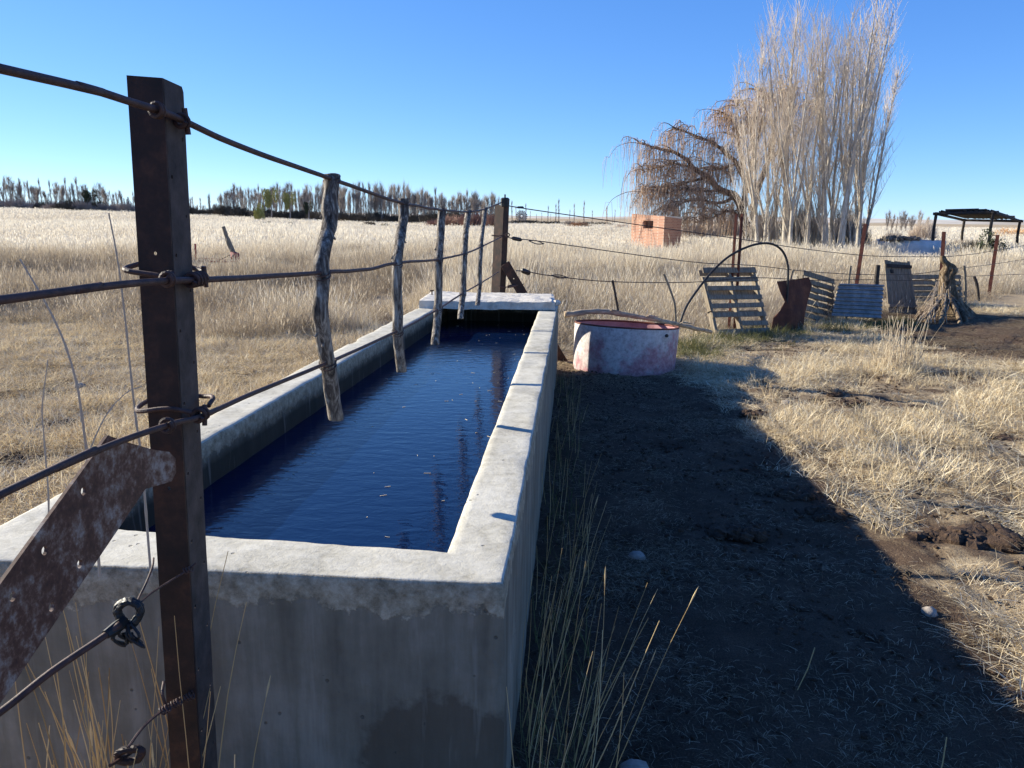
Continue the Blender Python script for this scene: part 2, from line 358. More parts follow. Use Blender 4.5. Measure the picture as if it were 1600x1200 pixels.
# brick
m, t, b = NM('hut_brick'); co = coord(t)
def brickmat(t, b, co, c1, c2, mo, sc=1.0):
    br = t.nodes.new("ShaderNodeTexBrick"); t.links.new(co, br.inputs['Vector'])
    br.inputs['Color1'].default_value = (*c1, 1); br.inputs['Color2'].default_value = (*c2, 1); br.inputs['Mortar'].default_value = (*mo, 1)
    br.inputs['Scale'].default_value = sc; br.inputs['Mortar Size'].default_value = .012; br.inputs['Brick Width'].default_value = .26; br.inputs['Row Height'].default_value = .085
    return br
uv = t.nodes.new("ShaderNodeCombineXYZ"); sp = t.nodes.new("ShaderNodeSeparateXYZ"); t.links.new(co, sp.inputs[0])
t.links.new(mth(t, 'ADD', sp.outputs['X'], sp.outputs['Y']), uv.inputs[0]); t.links.new(sp.outputs['Z'], uv.inputs[1])
br = brickmat(t, b, uv.outputs[0], (.33, .13, .08), (.48, .23, .14), (.46, .36, .28))
t.links.new(mix(t, mth(t, 'MULTIPLY', nz(t, 5, 4, .6, co), .5), br.outputs['Color'], (.46, .28, .19)), b.inputs['Base Color']); b.inputs['Roughness'].default_value = .9
M['brick'] = m
M['reserv'] = simple('pale_plaster', [(.3, (.45, .46, .46)), (.7, (.62, .63, .63))], 3, .85, .2)
M['darkstone'] = simple('dark_rubble', [(.3, (.09, .078, .066)), (.7, (.24, .21, .18))], 6, .9, .5, .03)
M['redpaint'] = simple('red_paint', [(.3, (.22, .035, .03)), (.7, (.4, .09, .075))], 8, .6, .2)
# corrugated sheet
M['zinc'] = simple('dull_zinc', [(.3, (.14, .15, .16)), (.5, (.22, .235, .25)), (.7, (.32, .34, .35))], 7, .55, .3, .003, None, None, .35)
M['hill'] = simple('pale_hill', [(.35, (.33, .28, .21)), (.5, (.47, .42, .34)), (.65, (.6, .55, .47))], .006, .95, 0)
# water
m, t, b = NM('trough_water'); co = coord(t, 'Object', (1.0, 1.9, 1))
w1 = nz(t, 9, 3, .55, co, .4); w2 = nz(t, 30, 3, .6, co, .3)
b.inputs['Base Color'].default_value = (.002, .010, .040, 1); b.inputs['Roughness'].default_value = .015; b.inputs['IOR'].default_value = 1.33
b.inputs['Specular IOR Level'].default_value = .5
bump(t, b, mth(t, 'ADD', w1, mth(t, 'MULTIPLY', w2, .16)), .24, .012); M['water'] = m

# ================================================================== GROUND
def soil_shade_mask(x, y):
    a = sstep(-.15, .25, x) * (1 - sstep(1.35, 2.1, x + .7 * fbm(x * .8, y * .8))) * (1 - sstep(7.5, 9.2, y))  # trodden soil cut to the trough's shadow strip, its colour deepening the shade
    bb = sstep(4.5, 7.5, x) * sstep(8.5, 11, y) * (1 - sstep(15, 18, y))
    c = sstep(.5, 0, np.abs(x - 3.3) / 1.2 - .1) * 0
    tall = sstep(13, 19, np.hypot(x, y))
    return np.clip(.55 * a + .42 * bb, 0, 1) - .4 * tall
def make_ground():
    rs = list(np.arange(.25, 14, .028)); r = rs[-1]
    while r < 4500: r *= 1.022 if r > 40 else 1.012; rs.append(r)
    rs = np.array(rs); na = 1000
    # finer in front, coarse behind
    t = np.linspace(-1, 1, na, endpoint=False); ang = np.pi * (0.42 * t + .58 * t ** 3)
    RR, AA = np.meshgrid(rs, ang, indexing='ij'); X = RR * np.sin(AA); Y = RR * np.cos(AA)
    Z = ghf(X.ravel(), Y.ravel()).reshape(X.shape); n, k = X.shape
    co = np.stack([X, Y, Z], -1).reshape(-1, 3)
    co = np.vstack([co, [[0, 0, gz(0, 0)]]]); c0 = n * k
    i = np.arange(n - 1)[:, None]; j = np.arange(k)[None, :]; j2 = (j + 1) % k
    q = np.stack([i * k + j, i * k + j2, (i + 1) * k + j2, (i + 1) * k + j], -1).reshape(-1, 4)[:, ::-1]
    tri = np.stack([np.arange(k), (np.arange(k) + 1) % k, np.full(k, c0)], -1)
    me = bpy.data.meshes.new('ground'); me.vertices.add(len(co)); me.vertices.foreach_set('co', co.ravel())
    nl = q.size + tri.size; me.loops.add(nl); me.loops.foreach_set('vertex_index', np.concatenate([q.ravel(), tri.ravel()]))
    me.polygons.add(len(q) + len(tri)); me.polygons.foreach_set('loop_start', np.concatenate([np.arange(len(q)) * 4, q.size + np.arange(len(tri)) * 3]))
    me.update(calc_edges=True); me.polygons.foreach_set('use_smooth', np.ones(len(q) + len(tri), bool))
    s = me.attributes.new('soil', 'FLOAT', 'POINT'); s.data.foreach_set('value', np.append(soil_shade_mask(X, Y).ravel(), 0))
    me.materials.append(M['ground']); o = bpy.data.objects.new('ground', me); COL.objects.link(o)
    if me.polygons[0].normal.z < 0: me.flip_normals()
    tag(o, kind='structure')
make_ground()
# pale low hills on the right and a bluish ridge far away
mb = MB(); n = 160
for (a0, a1, R, hmax, sd) in ((8, 62, 1500, 9, 3.), (-60, 30, 3800, 20, 9.)):
    rows = []
    for j, (dr, hf) in enumerate(((-260, -.4), (-120, .45), (0, 1), (300, 1.02), (600, -.5))):
        for i in range(n + 1):
            a = math.radians(a0 + (a1 - a0) * i / n); env = min(1, i / 25, (n - i) / 25)
            hh = hmax * env * (.62 + .5 * mnoise.fractal(Vector((a * 9 + sd, j * .3, 0)), 1, 2, 4))
            rows.append(((R + dr) * math.sin(a), (R + dr) * math.cos(a), hh * hf if hf > 0 else -3))
    mb.add(rows, [(j * (n + 1) + i, j * (n + 1) + i + 1, (j + 1) * (n + 1) + i + 1, (j + 1) * (n + 1) + i) for j in range(4) for i in range(n)])
tag(mb.build('hills', M['hill'], smooth=True), kind='structure')

# ================================================================== TROUGH
T = .75
Oc = [(-.012, 1.875), (.508, 8.85), (-.89, 8.95), (-1.54, 1.985)]      # outer: near right, far right, far left, near left
Ic = [(-.178, 2.077), (.302, 8.62), (-.715, 8.70), (-1.345, 2.245)]    # inner
def wall_ring():
    prof = [(0, -.12), (0, .08), (0, .2), (0, .32), (0, .44), (0, .54), (0, .61), (0, .66), (0, .70), (0, .738), (.018, .748), (.06, T), (.22, T), (.34, T), (.46, T), (.58, T),
            (.70, T), (.82, T), (.93, T - .001), (.98, T - .006), (1, T - .018), (1, .68), (1, .62), (1, .5), (1, .3), (1, .05)]
    ring = []
    for k in range(4):
        o0, o1 = Vector(Oc[k]), Vector(Oc[(k + 1) % 4]); i0, i1 = Vector(Ic[k]), Vector(Ic[(k + 1) % 4])
        ns = int((o1 - o0).length / .035)
        for i in range(ns): ring.append((o0.lerp(o1, i / ns), i0.lerp(i1, i / ns)))
    m_ = MB(); vs = []; np_ = len(prof)
    for (o, i) in ring:
        for (s, z) in prof:
            p = o.lerp(i, s); P = Vector((p.x, p.y, z))
            q = mnoise.noise_vector(P * 4) * .0045 + mnoise.noise_vector(P * 17) * .0016 + mnoise.noise_vector(P * 60) * .0012
            if s <= .06 and z > .70:
                ch = max(0, mnoise.noise(P * 3.7) - .22) + max(0, mnoise.noise(P * 13) - .3) * .5
                P.z -= ch * .018; dn = (i - o).normalized(); P += Vector((dn.x, dn.y, 0)) * ch * .015
            P += q
            if z == T: P.z += .004 * mnoise.noise(Vector((p.x * 3, p.y * 3, 4)))
            vs.append(P)
    N = len(ring); fs = []
    for i in range(N):
        for j in range(np_ - 1): fs.append((i * np_ + j, ((i + 1) % N) * np_ + j, ((i + 1) % N) * np_ + j + 1, i * np_ + j + 1))
    m_.add(vs, fs); return m_
root = empty('water_trough', (-.5, 5.3, 0), 'long rectangular concrete water trough with thick pale rim, full of dark blue water', 'water trough')
RL = Vector((-.5, 5.3, 0))
def B(mb_, name, m, parent, smooth=False):
    """part modelled in world coordinates, stored relative to its thing's base"""
    o = mb_.build(name, m, parent, smooth); base = Vector(parent.location); pp = parent.parent
    while pp: base += Vector(pp.location); pp = pp.parent
    o.data.transform(Matrix.Translation(-base)); return o
def split(mb_):
    par = list(range(len(mb_.v)))
    def fd(a):
        while par[a] != a: par[a] = par[par[a]]; a = par[a]
        return a
    for f in mb_.f:
        r0 = fd(f[0])
        for i in f[1:]: par[fd(i)] = r0
    gr = {}
    for i in range(len(mb_.v)): gr.setdefault(fd(i), []).append(i)
    out = []
    for ids in gr.values():
        mp = {v_: k for k, v_ in enumerate(ids)}; q = MB(); q.v = [mb_.v[i] for i in ids]; q.c = [mb_.c[i] for i in ids]; q.f = [tuple(mp[i] for i in f) for f in mb_.f if f[0] in mp]; out.append(q)
    return out
def BS(mb_, name, m, parent, smooth=False):
    for q in split(mb_): B(q, name, m, parent, smooth)
# the concrete is textured in object space: keep its origin at the world origin
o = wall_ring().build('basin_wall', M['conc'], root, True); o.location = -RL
mb = MB(); mb.hexa([(-1.40, 2.15, .0), (-.1, 2.0, .0), (.4, 8.7, .0), (-.8, 8.8, .0), (-1.40, 2.15, .06), (-.1, 2.0, .06), (.4, 8.7, .06), (-.8, 8.8, .06)])
o = mb.build('basin_floor', M['conc'], root); o.location = -RL
mb = MB(); WZ = .55; nx, ny = 8, 40; e = .01
P = [(-.178 + e, 2.07), (.31, 8.63), (-.72, 8.71), (-1.35, 2.24)]
for j in range(ny + 1):
    for i in range(nx + 1):
        a = Vector(P[3]).lerp(Vector(P[0]), i / nx); b_ = Vector(P[2]).lerp(Vector(P[1]), i / nx); p = a.lerp(b_, j / ny); mb.v.append((p.x, p.y, WZ)); mb.c.append(.5)
mb.f = [(j * (nx + 1) + i, j * (nx + 1) + i + 1, (j + 1) * (nx + 1) + i + 1, (j + 1) * (nx + 1) + i) for j in range(ny) for i in range(nx)]
tag(mb.build('water', M['water'], smooth=True), kind='structure')
# cover slab across the far end
def slabmesh():
    c = [A(655, 479, 8.03), A(868, 484, 7.98), A(864, 459, 8.9), A(673, 458, 8.96)]
    c = [Vector((p.x, p.y)) for p in c]; m_ = MB(); nu, nv_ = 46, 26; vs = []
    zt, zb = .838, .752
    def pt(u, v_, z):
        p = c[0].lerp(c[1], u).lerp(c[3].lerp(c[2], u), v_); P = Vector((p.x, p.y, z)); return P + mnoise.noise_vector(P * 7) * .01 + mnoise.noise_vector(P * 31) * .004
    prof = [(0, zb), (0, (zb + zt) / 2), (.012, zt - .006)]
    loop = [(i / nu, 0) for i in range(nu)] + [(1, j / nv_) for j in range(nv_)] + [(1 - i / nu, 1) for i in range(nu)] + [(0, 1 - j / nv_) for j in range(nv_)]
    L = len(loop)
    for z in (zb, (zb + zt) / 2, zt - .008): vs += [pt(u, v_, z) for u, v_ in loop]
    fs = [(r * L + i, r * L + (i + 1) % L, (r + 1) * L + (i + 1) % L, (r + 1) * L + i) for r in range(2) for i in range(L)]
    o_ = len(vs)
    for j in range(nv_ + 1):
        for i in range(nu + 1):
            e = i in (0, nu) or j in (0, nv_); u, v_ = i / nu, j / nv_
            vs.append(pt(u, v_, zt - .008) if e else pt(u, v_, zt))
    fs += [(o_ + j * (nu + 1) + i, o_ + j * (nu + 1) + i + 1, o_ + (j + 1) * (nu + 1) + i + 1, o_ + (j + 1) * (nu + 1) + i) for j in range(nv_) for i in range(nu)]
    fs.append(tuple(range(L - 1, -1, -1))); m_.add(vs, fs)
    # broken lump at the right end
    q = A(871, 473, 8.05); m_.tube([q + Vector((-.03, .0, 0)), q + Vector((.012, .02, 0)), q + Vector((.03, .03, 0))], [.032, .028, .012], 8, jit=.2)
    q = A(675, 462, 8.7)
    return m_
sl_ = slabmesh().build('cover_slab', M['slab'], smooth=False); tag(sl_, 'pale concrete slab laid across the far end of the trough', 'slab')
mb = MB(); q = A(675, 462, 8.6); q.z = .83; mb.tube([q, q + Vector((0, 0, .05))], .008, 6); mb.tube([q + Vector((-.02, 0, .05)), q + Vector((.02, 0, .05))], .007, 6)
tag(mb.build('bolt', M['rust']), 'small upright rusty bolt standing on the left end of the concrete slab', 'bolt')

# ================================================================== LONG FENCE OVER THE TROUGH
F0 = Vector((-.66, 1.6, 0)); FD = Vector((.0716, 1, 0)).normalized()
fp = lambda x, y: PL(x, y, F0, FD)
def smooth_path(pts, n=6):
    out = []; P = [Vector(p) for p in pts]; P = [P[0] * 2 - P[1]] + P + [P[-1] * 2 - P[-2]]
    for i in range(1, len(P) - 2):
        for k in range(n):
            t = k / n; a, b_, c, d = P[i - 1:i + 3]
            out.append(.5 * ((2 * b_) + (c - a) * t + (2 * a - 5 * b_ + 4 * c - d) * t * t + (3 * b_ - a - 3 * c + d) * t ** 3))
    out.append(P[-2]); return out
def coil(m_, c, ax, R, turns, pitch, r, seg=14, ph=0):
    ax = Vector(ax).normalized(); u = ax.orthogonal().normalized(); v_ = ax.cross(u); n = int(turns * seg)
    m_.tube([c + ax * (pitch * i / seg) + (u * math.cos(2 * math.pi * i / seg + ph) + v_ * math.sin(2 * math.pi * i / seg + ph)) * R for i in range(n + 1)], r, 6)
# --- near post
PX = lambda y: -.67 + (1.91 - y) / 1.91 * -.035
root = empty('corner_post', (-.7, 1.64, 0), 'tall rusty dark steel channel post with perforated brace, nearest the camera', 'fence post')
mb = MB(); zt = 1.912
Cz = Vector((-.671, 1.6, zt)); C0 = A(314, 1200, 1.6); lean = (C0 - Cz) / (C0.z - zt); up_ = lean.normalized() * (1 if lean.z > 0 else -1)
Cb = Cz + up_ * (-(zt + .1) / up_.z); Lp = (Cz - Cb).length
wl = -.068
# web (front), jagged by rust along the corner
edge = []; nn = 60
for i in range(nn + 1): edge.append((-.0015 * random.random(), Lp * i / nn))
mb.plate([(wl, 0)] + [(0 + e_[0], e_[1]) for e_ in edge] + [(wl, Lp + .004)], [(wl * .5, Lp - z_, .004) for z_ in (.33, .82)], .005, Cb, Vector((1, 0, 0)), up_)
B(mb, 'web', M['rust'], root)  # web takes the darker steel to stand in for the hollow's shade
mb = MB(); holes = []
for k in range(24):
    zz_ = Lp - .105 - k * .0765; holes.append((.078 if k % 2 == 0 else .017, zz_ , .0042))
mb.plate([(0.003, 0), (.095, 0)] + [(.095 + random.uniform(-.0012, .0012), Lp * i / 30) for i in range(1, 30)] + [(.095, Lp - .012), (.088, Lp - .002), (0.003, Lp)], holes, .005, Cb + Vector((-.0025, 0, 0)), Vector((0, 1, 0)), up_)
B(mb, 'flange', M['rustgrey'], root)
mb = MB(); mb.plate([(0.003, 0), (.03, 0), (.03, Lp), (0.003, Lp)], [], .005, Cb + Vector((wl + .0025, 0, 0)), Vector((0, 1, 0)), up_); B(mb, 'flange', M['rust'], root)
# --- brace plate in the fence plane, just before the web
BP = Vector((-.69, 1.585, 0)); bp = lambda x, y: PL(x, y, BP, FD)
def b2(p): d = p - BP; return (d.dot(FD), p.z)
ue0, ue1 = b2(bp(0, 905)), b2(bp(162, 682)); le0, le1 = b2(bp(0, 1088)), b2(bp(222, 762))
def ext(a, b_, z): t_ = (z - a[1]) / (b_[1] - a[1]); return (a[0] + (b_[0] - a[0]) * t_, z)
top_ = [b2(bp(x, y)) for x, y in ((166, 680), (200, 692), (240, 703), (262, 706), (272, 716), (273, 738), (266, 752), (225, 764))]
hz = [b2(bp(x, y)) for x, y in ((128, 767), (67, 860), (122, 881), (17, 932), (78, 948))]
dl = Vector(ue0) - Vector(ue1); dl.normalize()
hol = [(h[0], h[1], .0075) for h in hz]
for k in range(1, 9):
    for hh in (hz[3], hz[4]):
        q = Vector(hh) + dl * .155 * k
        if q[1] > .05: hol.append((q[0], q[1], .0075))
mb = MB(); mb.plate([ext(ue1, ue0, -.1)] + [ext(le1, le0, -.1)] + list(reversed(top_)), hol, .006, BP, FD, Vector((0, 0, 1)))
br_ = B(mb, 'perforated_brace', M['brace'], root)
# --- tie wires on the near post
mb = MB()
def loop_at(px, py, zpix, r=.0045, back=True):
    c = fp(px, py); z = c.z
    pts = [Vector((c.x + .008, 1.59, z - .008)), Vector((-.70, 1.575, z + .004)), Vector((-.765, 1.585, z + zpix)), Vector((-.775, 1.63, z + zpix + .006)), Vector((-.75, 1.70, z + zpix + .012)),
           Vector((-.69, 1.725, z + zpix * .8)), Vector((-.655, 1.70, z)), Vector((-.65, 1.66, z - .01))]
    mb.tube(smooth_path(pts, 5), r, 8)
loop_at(262, 436, .012, .0055); loop_at(265, 655, -.005, .005)
for (x, y, n_) in ((246, 172, 1.5), (262, 436, 2), (262, 664, 1.5)): c = fp(x, y); coil(mb, c - FD * .01, FD, .0125, n_, .010, .0042)
for (x, y, n_) in ((288, 190, 1.2), (303, 437, 4), (314, 647, 2.5)): c = fp(x, y); coil(mb, c - FD * .02, FD, .0125, n_, .014, .0045, ph=1)
for (x, y, dx, dz) in ((290, 190, .002, .025), (318, 432, .004, .022), (318, 648, .003, -.022)): c = fp(x, y); mb.tube([c + Vector((.004, 0, -dz)), c + Vector((dx, -.006, dz))], .0055, 7)
# low wires round the foot of the post
a = Vector((-.735, 1.58, .62)); 
pts = [A(214, 948, 1.43), A(232, 930, 1.49), A(262, 910, 1.55), A(290, 893, 1.585), A(306, 880, 1.60)]; mb.tube(smooth_path(pts), .0022, 6); coil(mb, A(288, 893, 1.585), (1, .1, .35), .006, 3, .006, .0016)
pts = [A(212, 944, 1.43), A(219, 930, 1.47), A(228, 912, 1.5), A(238, 886, 1.56), A(240, 872, 1.6)]; mb.tube(smooth_path(pts), .0022, 6)
pts = [A(200, 1168, 1.35), A(225, 1135, 1.42), A(252, 1112, 1.5), A(280, 1098, 1.57), A(304, 1084, 1.60)]; mb.tube(smooth_path(pts), .003, 6)
for q in ((252, 1112, 1.5), (270, 1102, 1.55), (290, 1092, 1.585)): coil(mb, A(*q), (1, .3, .5), .008, 3, .006, .002)
pts = [A(256, 1065, 1.55), A(254, 1085, 1.52), A(262, 1110, 1.53)]; mb.tube(smooth_path(pts), .003, 6)
BS(mb, 'tie_wire', M['rod'], root)
# --- the three rusty rods
def rod(name, label, px, r, m, taper=1):
    pts = [fp(*p) for p in px]; d = (pts[0] - pts[1]).normalized(); pre = pts[0] + d * 2.6; pre.z = pts[0].z + d.z * 1.0
    pth = smooth_path([pre] + pts, 8)
    pth = [p + Vector((mnoise.noise(p * 3), mnoise.noise(p * 3 + Vector((5, 0, 0))), mnoise.noise(p * 4 + Vector((9, 9, 0)))) ) * .003 for p in pth]
    mb_ = MB(); mb_.tube(pth, r, 10); o_ = mb_.build(name, m, smooth=True, loc=tuple(fp(*px[len(px) // 2]))); tag(o_, label, 'fence wire', 'rods running along the trough fence'); return o_
topr = [(0, 106), (120, 135), (195, 157), (250, 173), (290, 190), (350, 218), (420, 246), (520, 280), (575, 300), (632, 318), (690, 328), (730, 331), (757, 327), (784, 316)]
midr = [(0, 469), (120, 453), (262, 438), (330, 436), (430, 431), (515, 425), (575, 421), (627, 410), (687, 405), (730, 395), (757, 383), (788, 368)]
botr = [(0, 774), (90, 733), (180, 694), (270, 661), (320, 647), (420, 604), (515, 566), (570, 541), (627, 515), (683, 484), (722, 459), (750, 443), (779, 425)]
rod('fence_rod', 'topmost thick rusty rod sagging along the fence above the trough', topr, .0068, M['rod'])
rod('fence_rod', 'middle thick rusty rod of the fence crossing the sticks halfway', midr, .0068, M['rod'])
rod('fence_rod', 'lowest rusty rod of the fence running just above the water', botr, .0058, M['rod'])
# --- lowest wire with black loop insulator, bottom left
rt = empty('insulated_wire', A(150, 985, 1.38), 'thick rusty wire ending in a black rubber loop, low at left', 'fence wire')
mb = MB(); pts = [A(-260, 1290, 1.0), A(-100, 1180, 1.13), A(0, 1113, 1.22), A(80, 1050, 1.3), A(160, 996, 1.38), A(188, 975, 1.41)]; mb.tube(smooth_path(pts), .0068, 10); B(mb, 'wire', M['rod'], rt, True)
mb = MB()
lp = [A(x, y, 1.43) for x, y in ((180, 988), (190, 972), (183, 955), (190, 943), (203, 939), (217, 946), (219, 958), (212, 970), (202, 978), (196, 972))]
mb.tube(smooth_path(lp, 5), .0085, 8, jit=.12)
mb.tube(smooth_path([p + Vector((.006, -.012, .003)) for p in lp[2:8]], 5), .006, 8, jit=.2)
for k in range(6):
    a = A(190 + k * 3, 975, 1.42); mb.tube(smooth_path([a, a + Vector((random.uniform(-.03, .03), random.uniform(-.02, .02), -.02)), a + Vector((random.uniform(-.02, .03), random.uniform(-.02, .02), -.045)), a + Vector((.0, 0, -.02))], 4), .003, 6)
mb.tube([A(165, 992, 1.385), A(182, 980, 1.41), A(195, 970, 1.43)], [.009, .013, .011], 8, jit=.1)
B(mb, 'loop_insulator', M['black'], rt)
mb = MB(); q = [A(x, y, 1.45) for x, y in ((183, 1178), (195, 1172), (215, 1170), (222, 1176), (216, 1186), (200, 1190), (186, 1188))]
mb.tube(smooth_path(q + [q[0]], 4), .008, 8, jit=.15); mb.tube([A(172, 1196, 1.4), A(190, 1185, 1.45), A(205, 1176, 1.47)], .004, 6)
o = mb.build('wire_knot', M['rust'], loc=tuple(q[0])); tag(o, 'small rusty wire knot among the stalks at the foot of the brace', 'wire knot')

# --- hanging sticks
def stick(pxs, r, label, seed):
    random.seed(seed); pts = smooth_path([fp(*p) for p in pxs], 22); n = len(pts); o0 = pts[0]
    rr = [r * (1 - .0 * i / n) * (1 + .12 * mnoise.noise(Vector((i * .08, seed, 0)))) for i in range(n)]
    m_ = MB(); k = 22; vs = []; fs = []
    pts = [p + Vector((mnoise.noise(Vector((i * .06, seed * 3, 1))), mnoise.noise(Vector((i * .06, seed * 3, 7))), 0)) * r * .16 for i, p in enumerate(pts)]
    for i, p in enumerate(pts):
        for a in range(k):
            th = 2 * math.pi * a / k; q = Vector((math.cos(th), math.sin(th), 0))
            d = 1 + .13 * mnoise.noise(q * 1.8 + Vector((0, 0, i * .05 + seed))) + .09 * mnoise.noise(q * 5 + Vector((0, 0, i * .07))) + .05 * mnoise.noise(q * 11 + Vector((0, 0, i * .2)))
            vs.append(p + q * rr[i] * d)
    for i in range(n - 1):
        for a in range(k): fs.append((i * k + a, (i + 1) * k + a, (i + 1) * k + (a + 1) % k, i * k + (a + 1) % k))
    fs.append(tuple(range(k))); fs.append(tuple((n - 1) * k + a for a in range(k - 1, -1, -1)))
    m_.add(vs, fs); rt = empty('hanging_stick', tuple(o0), label, 'stick', 'sticks hanging from the trough fence')
    B(m_, 'shaft', M['bark'], rt, True)
    # knots and splinters
    m2 = MB()
    for q in range(5):
        i = random.randrange(2, n - 3); th = random.uniform(0, 6.28); d = Vector((math.cos(th), math.sin(th), 0)); p = pts[i] + d * rr[i] * .8
        m2.tube([p, p + d * r * .5 + Vector((0, 0, -.01))], [r * .28, r * .12], 6)
    BS(m2, 'knot', M['bark'], rt)
    # binding wires at each rod
    m3 = MB()
    for path in (topr, midr, botr):
        for i in range(len(path) - 1):
            if path[i][0] <= pxs[0][0] <= path[i + 1][0] + .01:
                t_ = (pxs[0][0] - path[i][0]) / (path[i + 1][0] - path[i][0]); y = path[i][1] + (path[i + 1][1] - path[i][1]) * t_
                # stick x at this height
                best = min(pts, key=lambda p: abs(p.z - fp(pxs[0][0], y).z)); c = Vector((best.x, best.y, fp(pxs[0][0], y).z))
                u = Vector((1, 0, 0)); 
                for s_ in range(2):
                    m3.tube([c + Vector((math.cos(a_) * r * 1.12, math.sin(a_) * r * 1.12, (s_ - .5) * .012 + .012 * math.sin(a_))) for a_ in [2 * math.pi * j / 14 for j in range(15)]], .002, 5)
                coil(m3, c + FD * (r + .012), FD, .0105, 2.2, .009, .0034); break
    BS(m3, 'binding_wire', M['rod'], rt)
stick([(519, 272), (516, 310), (514, 350), (505, 390), (502, 440), (501, 490), (508, 545), (517, 600), (524, 656)], .0245, 'nearest and thickest crooked grey stick hanging from the rods over the water', 1)
stick([(631, 310), (630, 340), (624, 380), (620, 420), (621, 480), (622, 530), (627, 581)], .023, 'second crooked grey stick from the near post, its end low over the water', 2)
stick([(691, 327), (688, 370), (685, 410), (685, 460), (683, 500), (679, 538)], .024, 'middle grey stick of the five hanging over the trough', 3)
stick([(732, 328), (727, 370), (725, 410), (724, 450), (719, 498)], .022, 'fourth grey stick from the near post, hanging before the dark end of the trough', 4)
stick([(758, 324), (753, 370), (750, 410), (749, 450), (746, 477)], .019, 'thinnest grey stick beside the far post, ending in front of the slab', 5)

# --- far post with brace
YF = 9.04
root = empty('corner_post', tuple(A(776, 470, YF) * 1), 'rusty steel corner post with black insulator cap behind the concrete slab', 'fence post'); root.location.z = 0
def postbox(m_, pt, pb, wx, wy, yaw, th=.008, open_side=True):
    ux = Vector((math.cos(yaw), math.sin(yaw), 0)); uy = Vector((-math.sin(yaw), math.cos(yaw), 0))
    def bar(a0, a1, b0, b1):
        m_.hexa([pb + ux * a0 + uy * b0, pb + ux * a1 + uy * b0, pb + ux * a1 + uy * b1, pb + ux * a0 + uy * b1, pt + ux * a0 + uy * b0, pt + ux * a1 + uy * b0, pt + ux * a1 + uy * b1, pt + ux * a0 + uy * b1])
    bar(-wx, 0, 0, th); bar(-th, 0, th + .0005, wy); bar(-wx, -wx + th, th + .0005, wy)
ptp, pbt = A(787, 320, YF), A(775, 660, YF); pbt = ptp + (A(781, 458, YF) - ptp) * ((ptp.z + .1) / (ptp.z - A(781, 458, YF).z))
mb = MB(); postbox(mb, ptp, pbt, .125, .10, math.radians(-38)); B(mb, 'post', M['rust'], root)
mb = MB(); q = A(789, 316, YF - .03); mb.tube([q + Vector((0, 0, -.05)), q + Vector((0, 0, -.045)), q + Vector((0, 0, .035)), q + Vector((0, 0, .05))], [.035, .05, .05, .035], 10, jit=.05)
mb.tube([q + Vector((0, 0, .05)), q + Vector((0, 0, .085))], .009, 6); B(mb, 'insulator_cap', M['black'], root)
mb = MB(); q = A(793, 367, YF - .06); coil(mb, q, (.2, 1, 0), .02, 1.3, .01, .007); mb.tube([A(768, 368, YF - .09), A(780, 369, YF - .09), A(793, 365, YF - .07)], .006, 6)
mb.tube([A(780, 447, YF - .05), A(790, 449, YF - .05), A(797, 447, YF - .03)], .006, 6); mb.tube([A(794, 448, YF - .03), A(806, 446, YF + .03)], .017, 7); mb.tube([A(806, 446, YF + .03), A(818, 444, YF + .1)], .006, 6)
BS(mb, 'tie_wire', M['rod'], root)
mb = MB(); p0, p1 = A(789, 412, YF), A(880, 566, YF + .28); p1 = p0 + (p1 - p0) * ((p0.z + .06) / (p0.z - p1.z)); ax = (p1 - p0).normalized(); sd_ = ax.cross(Vector((-.35, .93, 0))).normalized()
nrm = ax.cross(sd_)
L_ = (p1 - p0).length; mb.plate([(-.055, 0), (.055, 0), (.055, L_), (-.055, L_)], [(0, .2, .008), (0, .5, .008)], .012, p0 + Vector((0, -.01, 0)), sd_, ax); B(mb, 'brace', M['rust'], root)

# ================================================================== SIDE FENCE (far post to the right)
def P3(l): return [A(*p) for p in l]
wA = P3([(790, 318, 9.0), (808, 324, 9.15), (960, 346, 10.3), (1153, 373, 11.9), (1250, 388, 12.9), (1348, 399, 13.8), (1415, 401, 14.5), (1475, 401, 15.2), (1520, 397, 16.5), (1557, 391, 18.7), (1680, 370, 23)])
wB = P3([(794, 371, 9.0), (805, 373, 9.1), (852, 378, 9.5), (1000, 399, 10.6), (1100, 411, 11.4), (1180, 415, 12), (1260, 424, 13), (1348, 429, 13.8), (1430, 428, 14.7), (1480, 421, 15.2), (1557, 412, 18.7), (1680, 392, 23)])
wC = P3([(806, 423, 9.1), (822, 424, 9.2), (862, 431, 9.5), (953, 440, 10.2), (1080, 441, 11.3), (1180, 434, 12), (1270, 438, 13), (1348, 437, 13.8), (1430, 438, 14.7), (1480, 433, 15.2), (1557, 430, 18.7), (1680, 425, 23)])
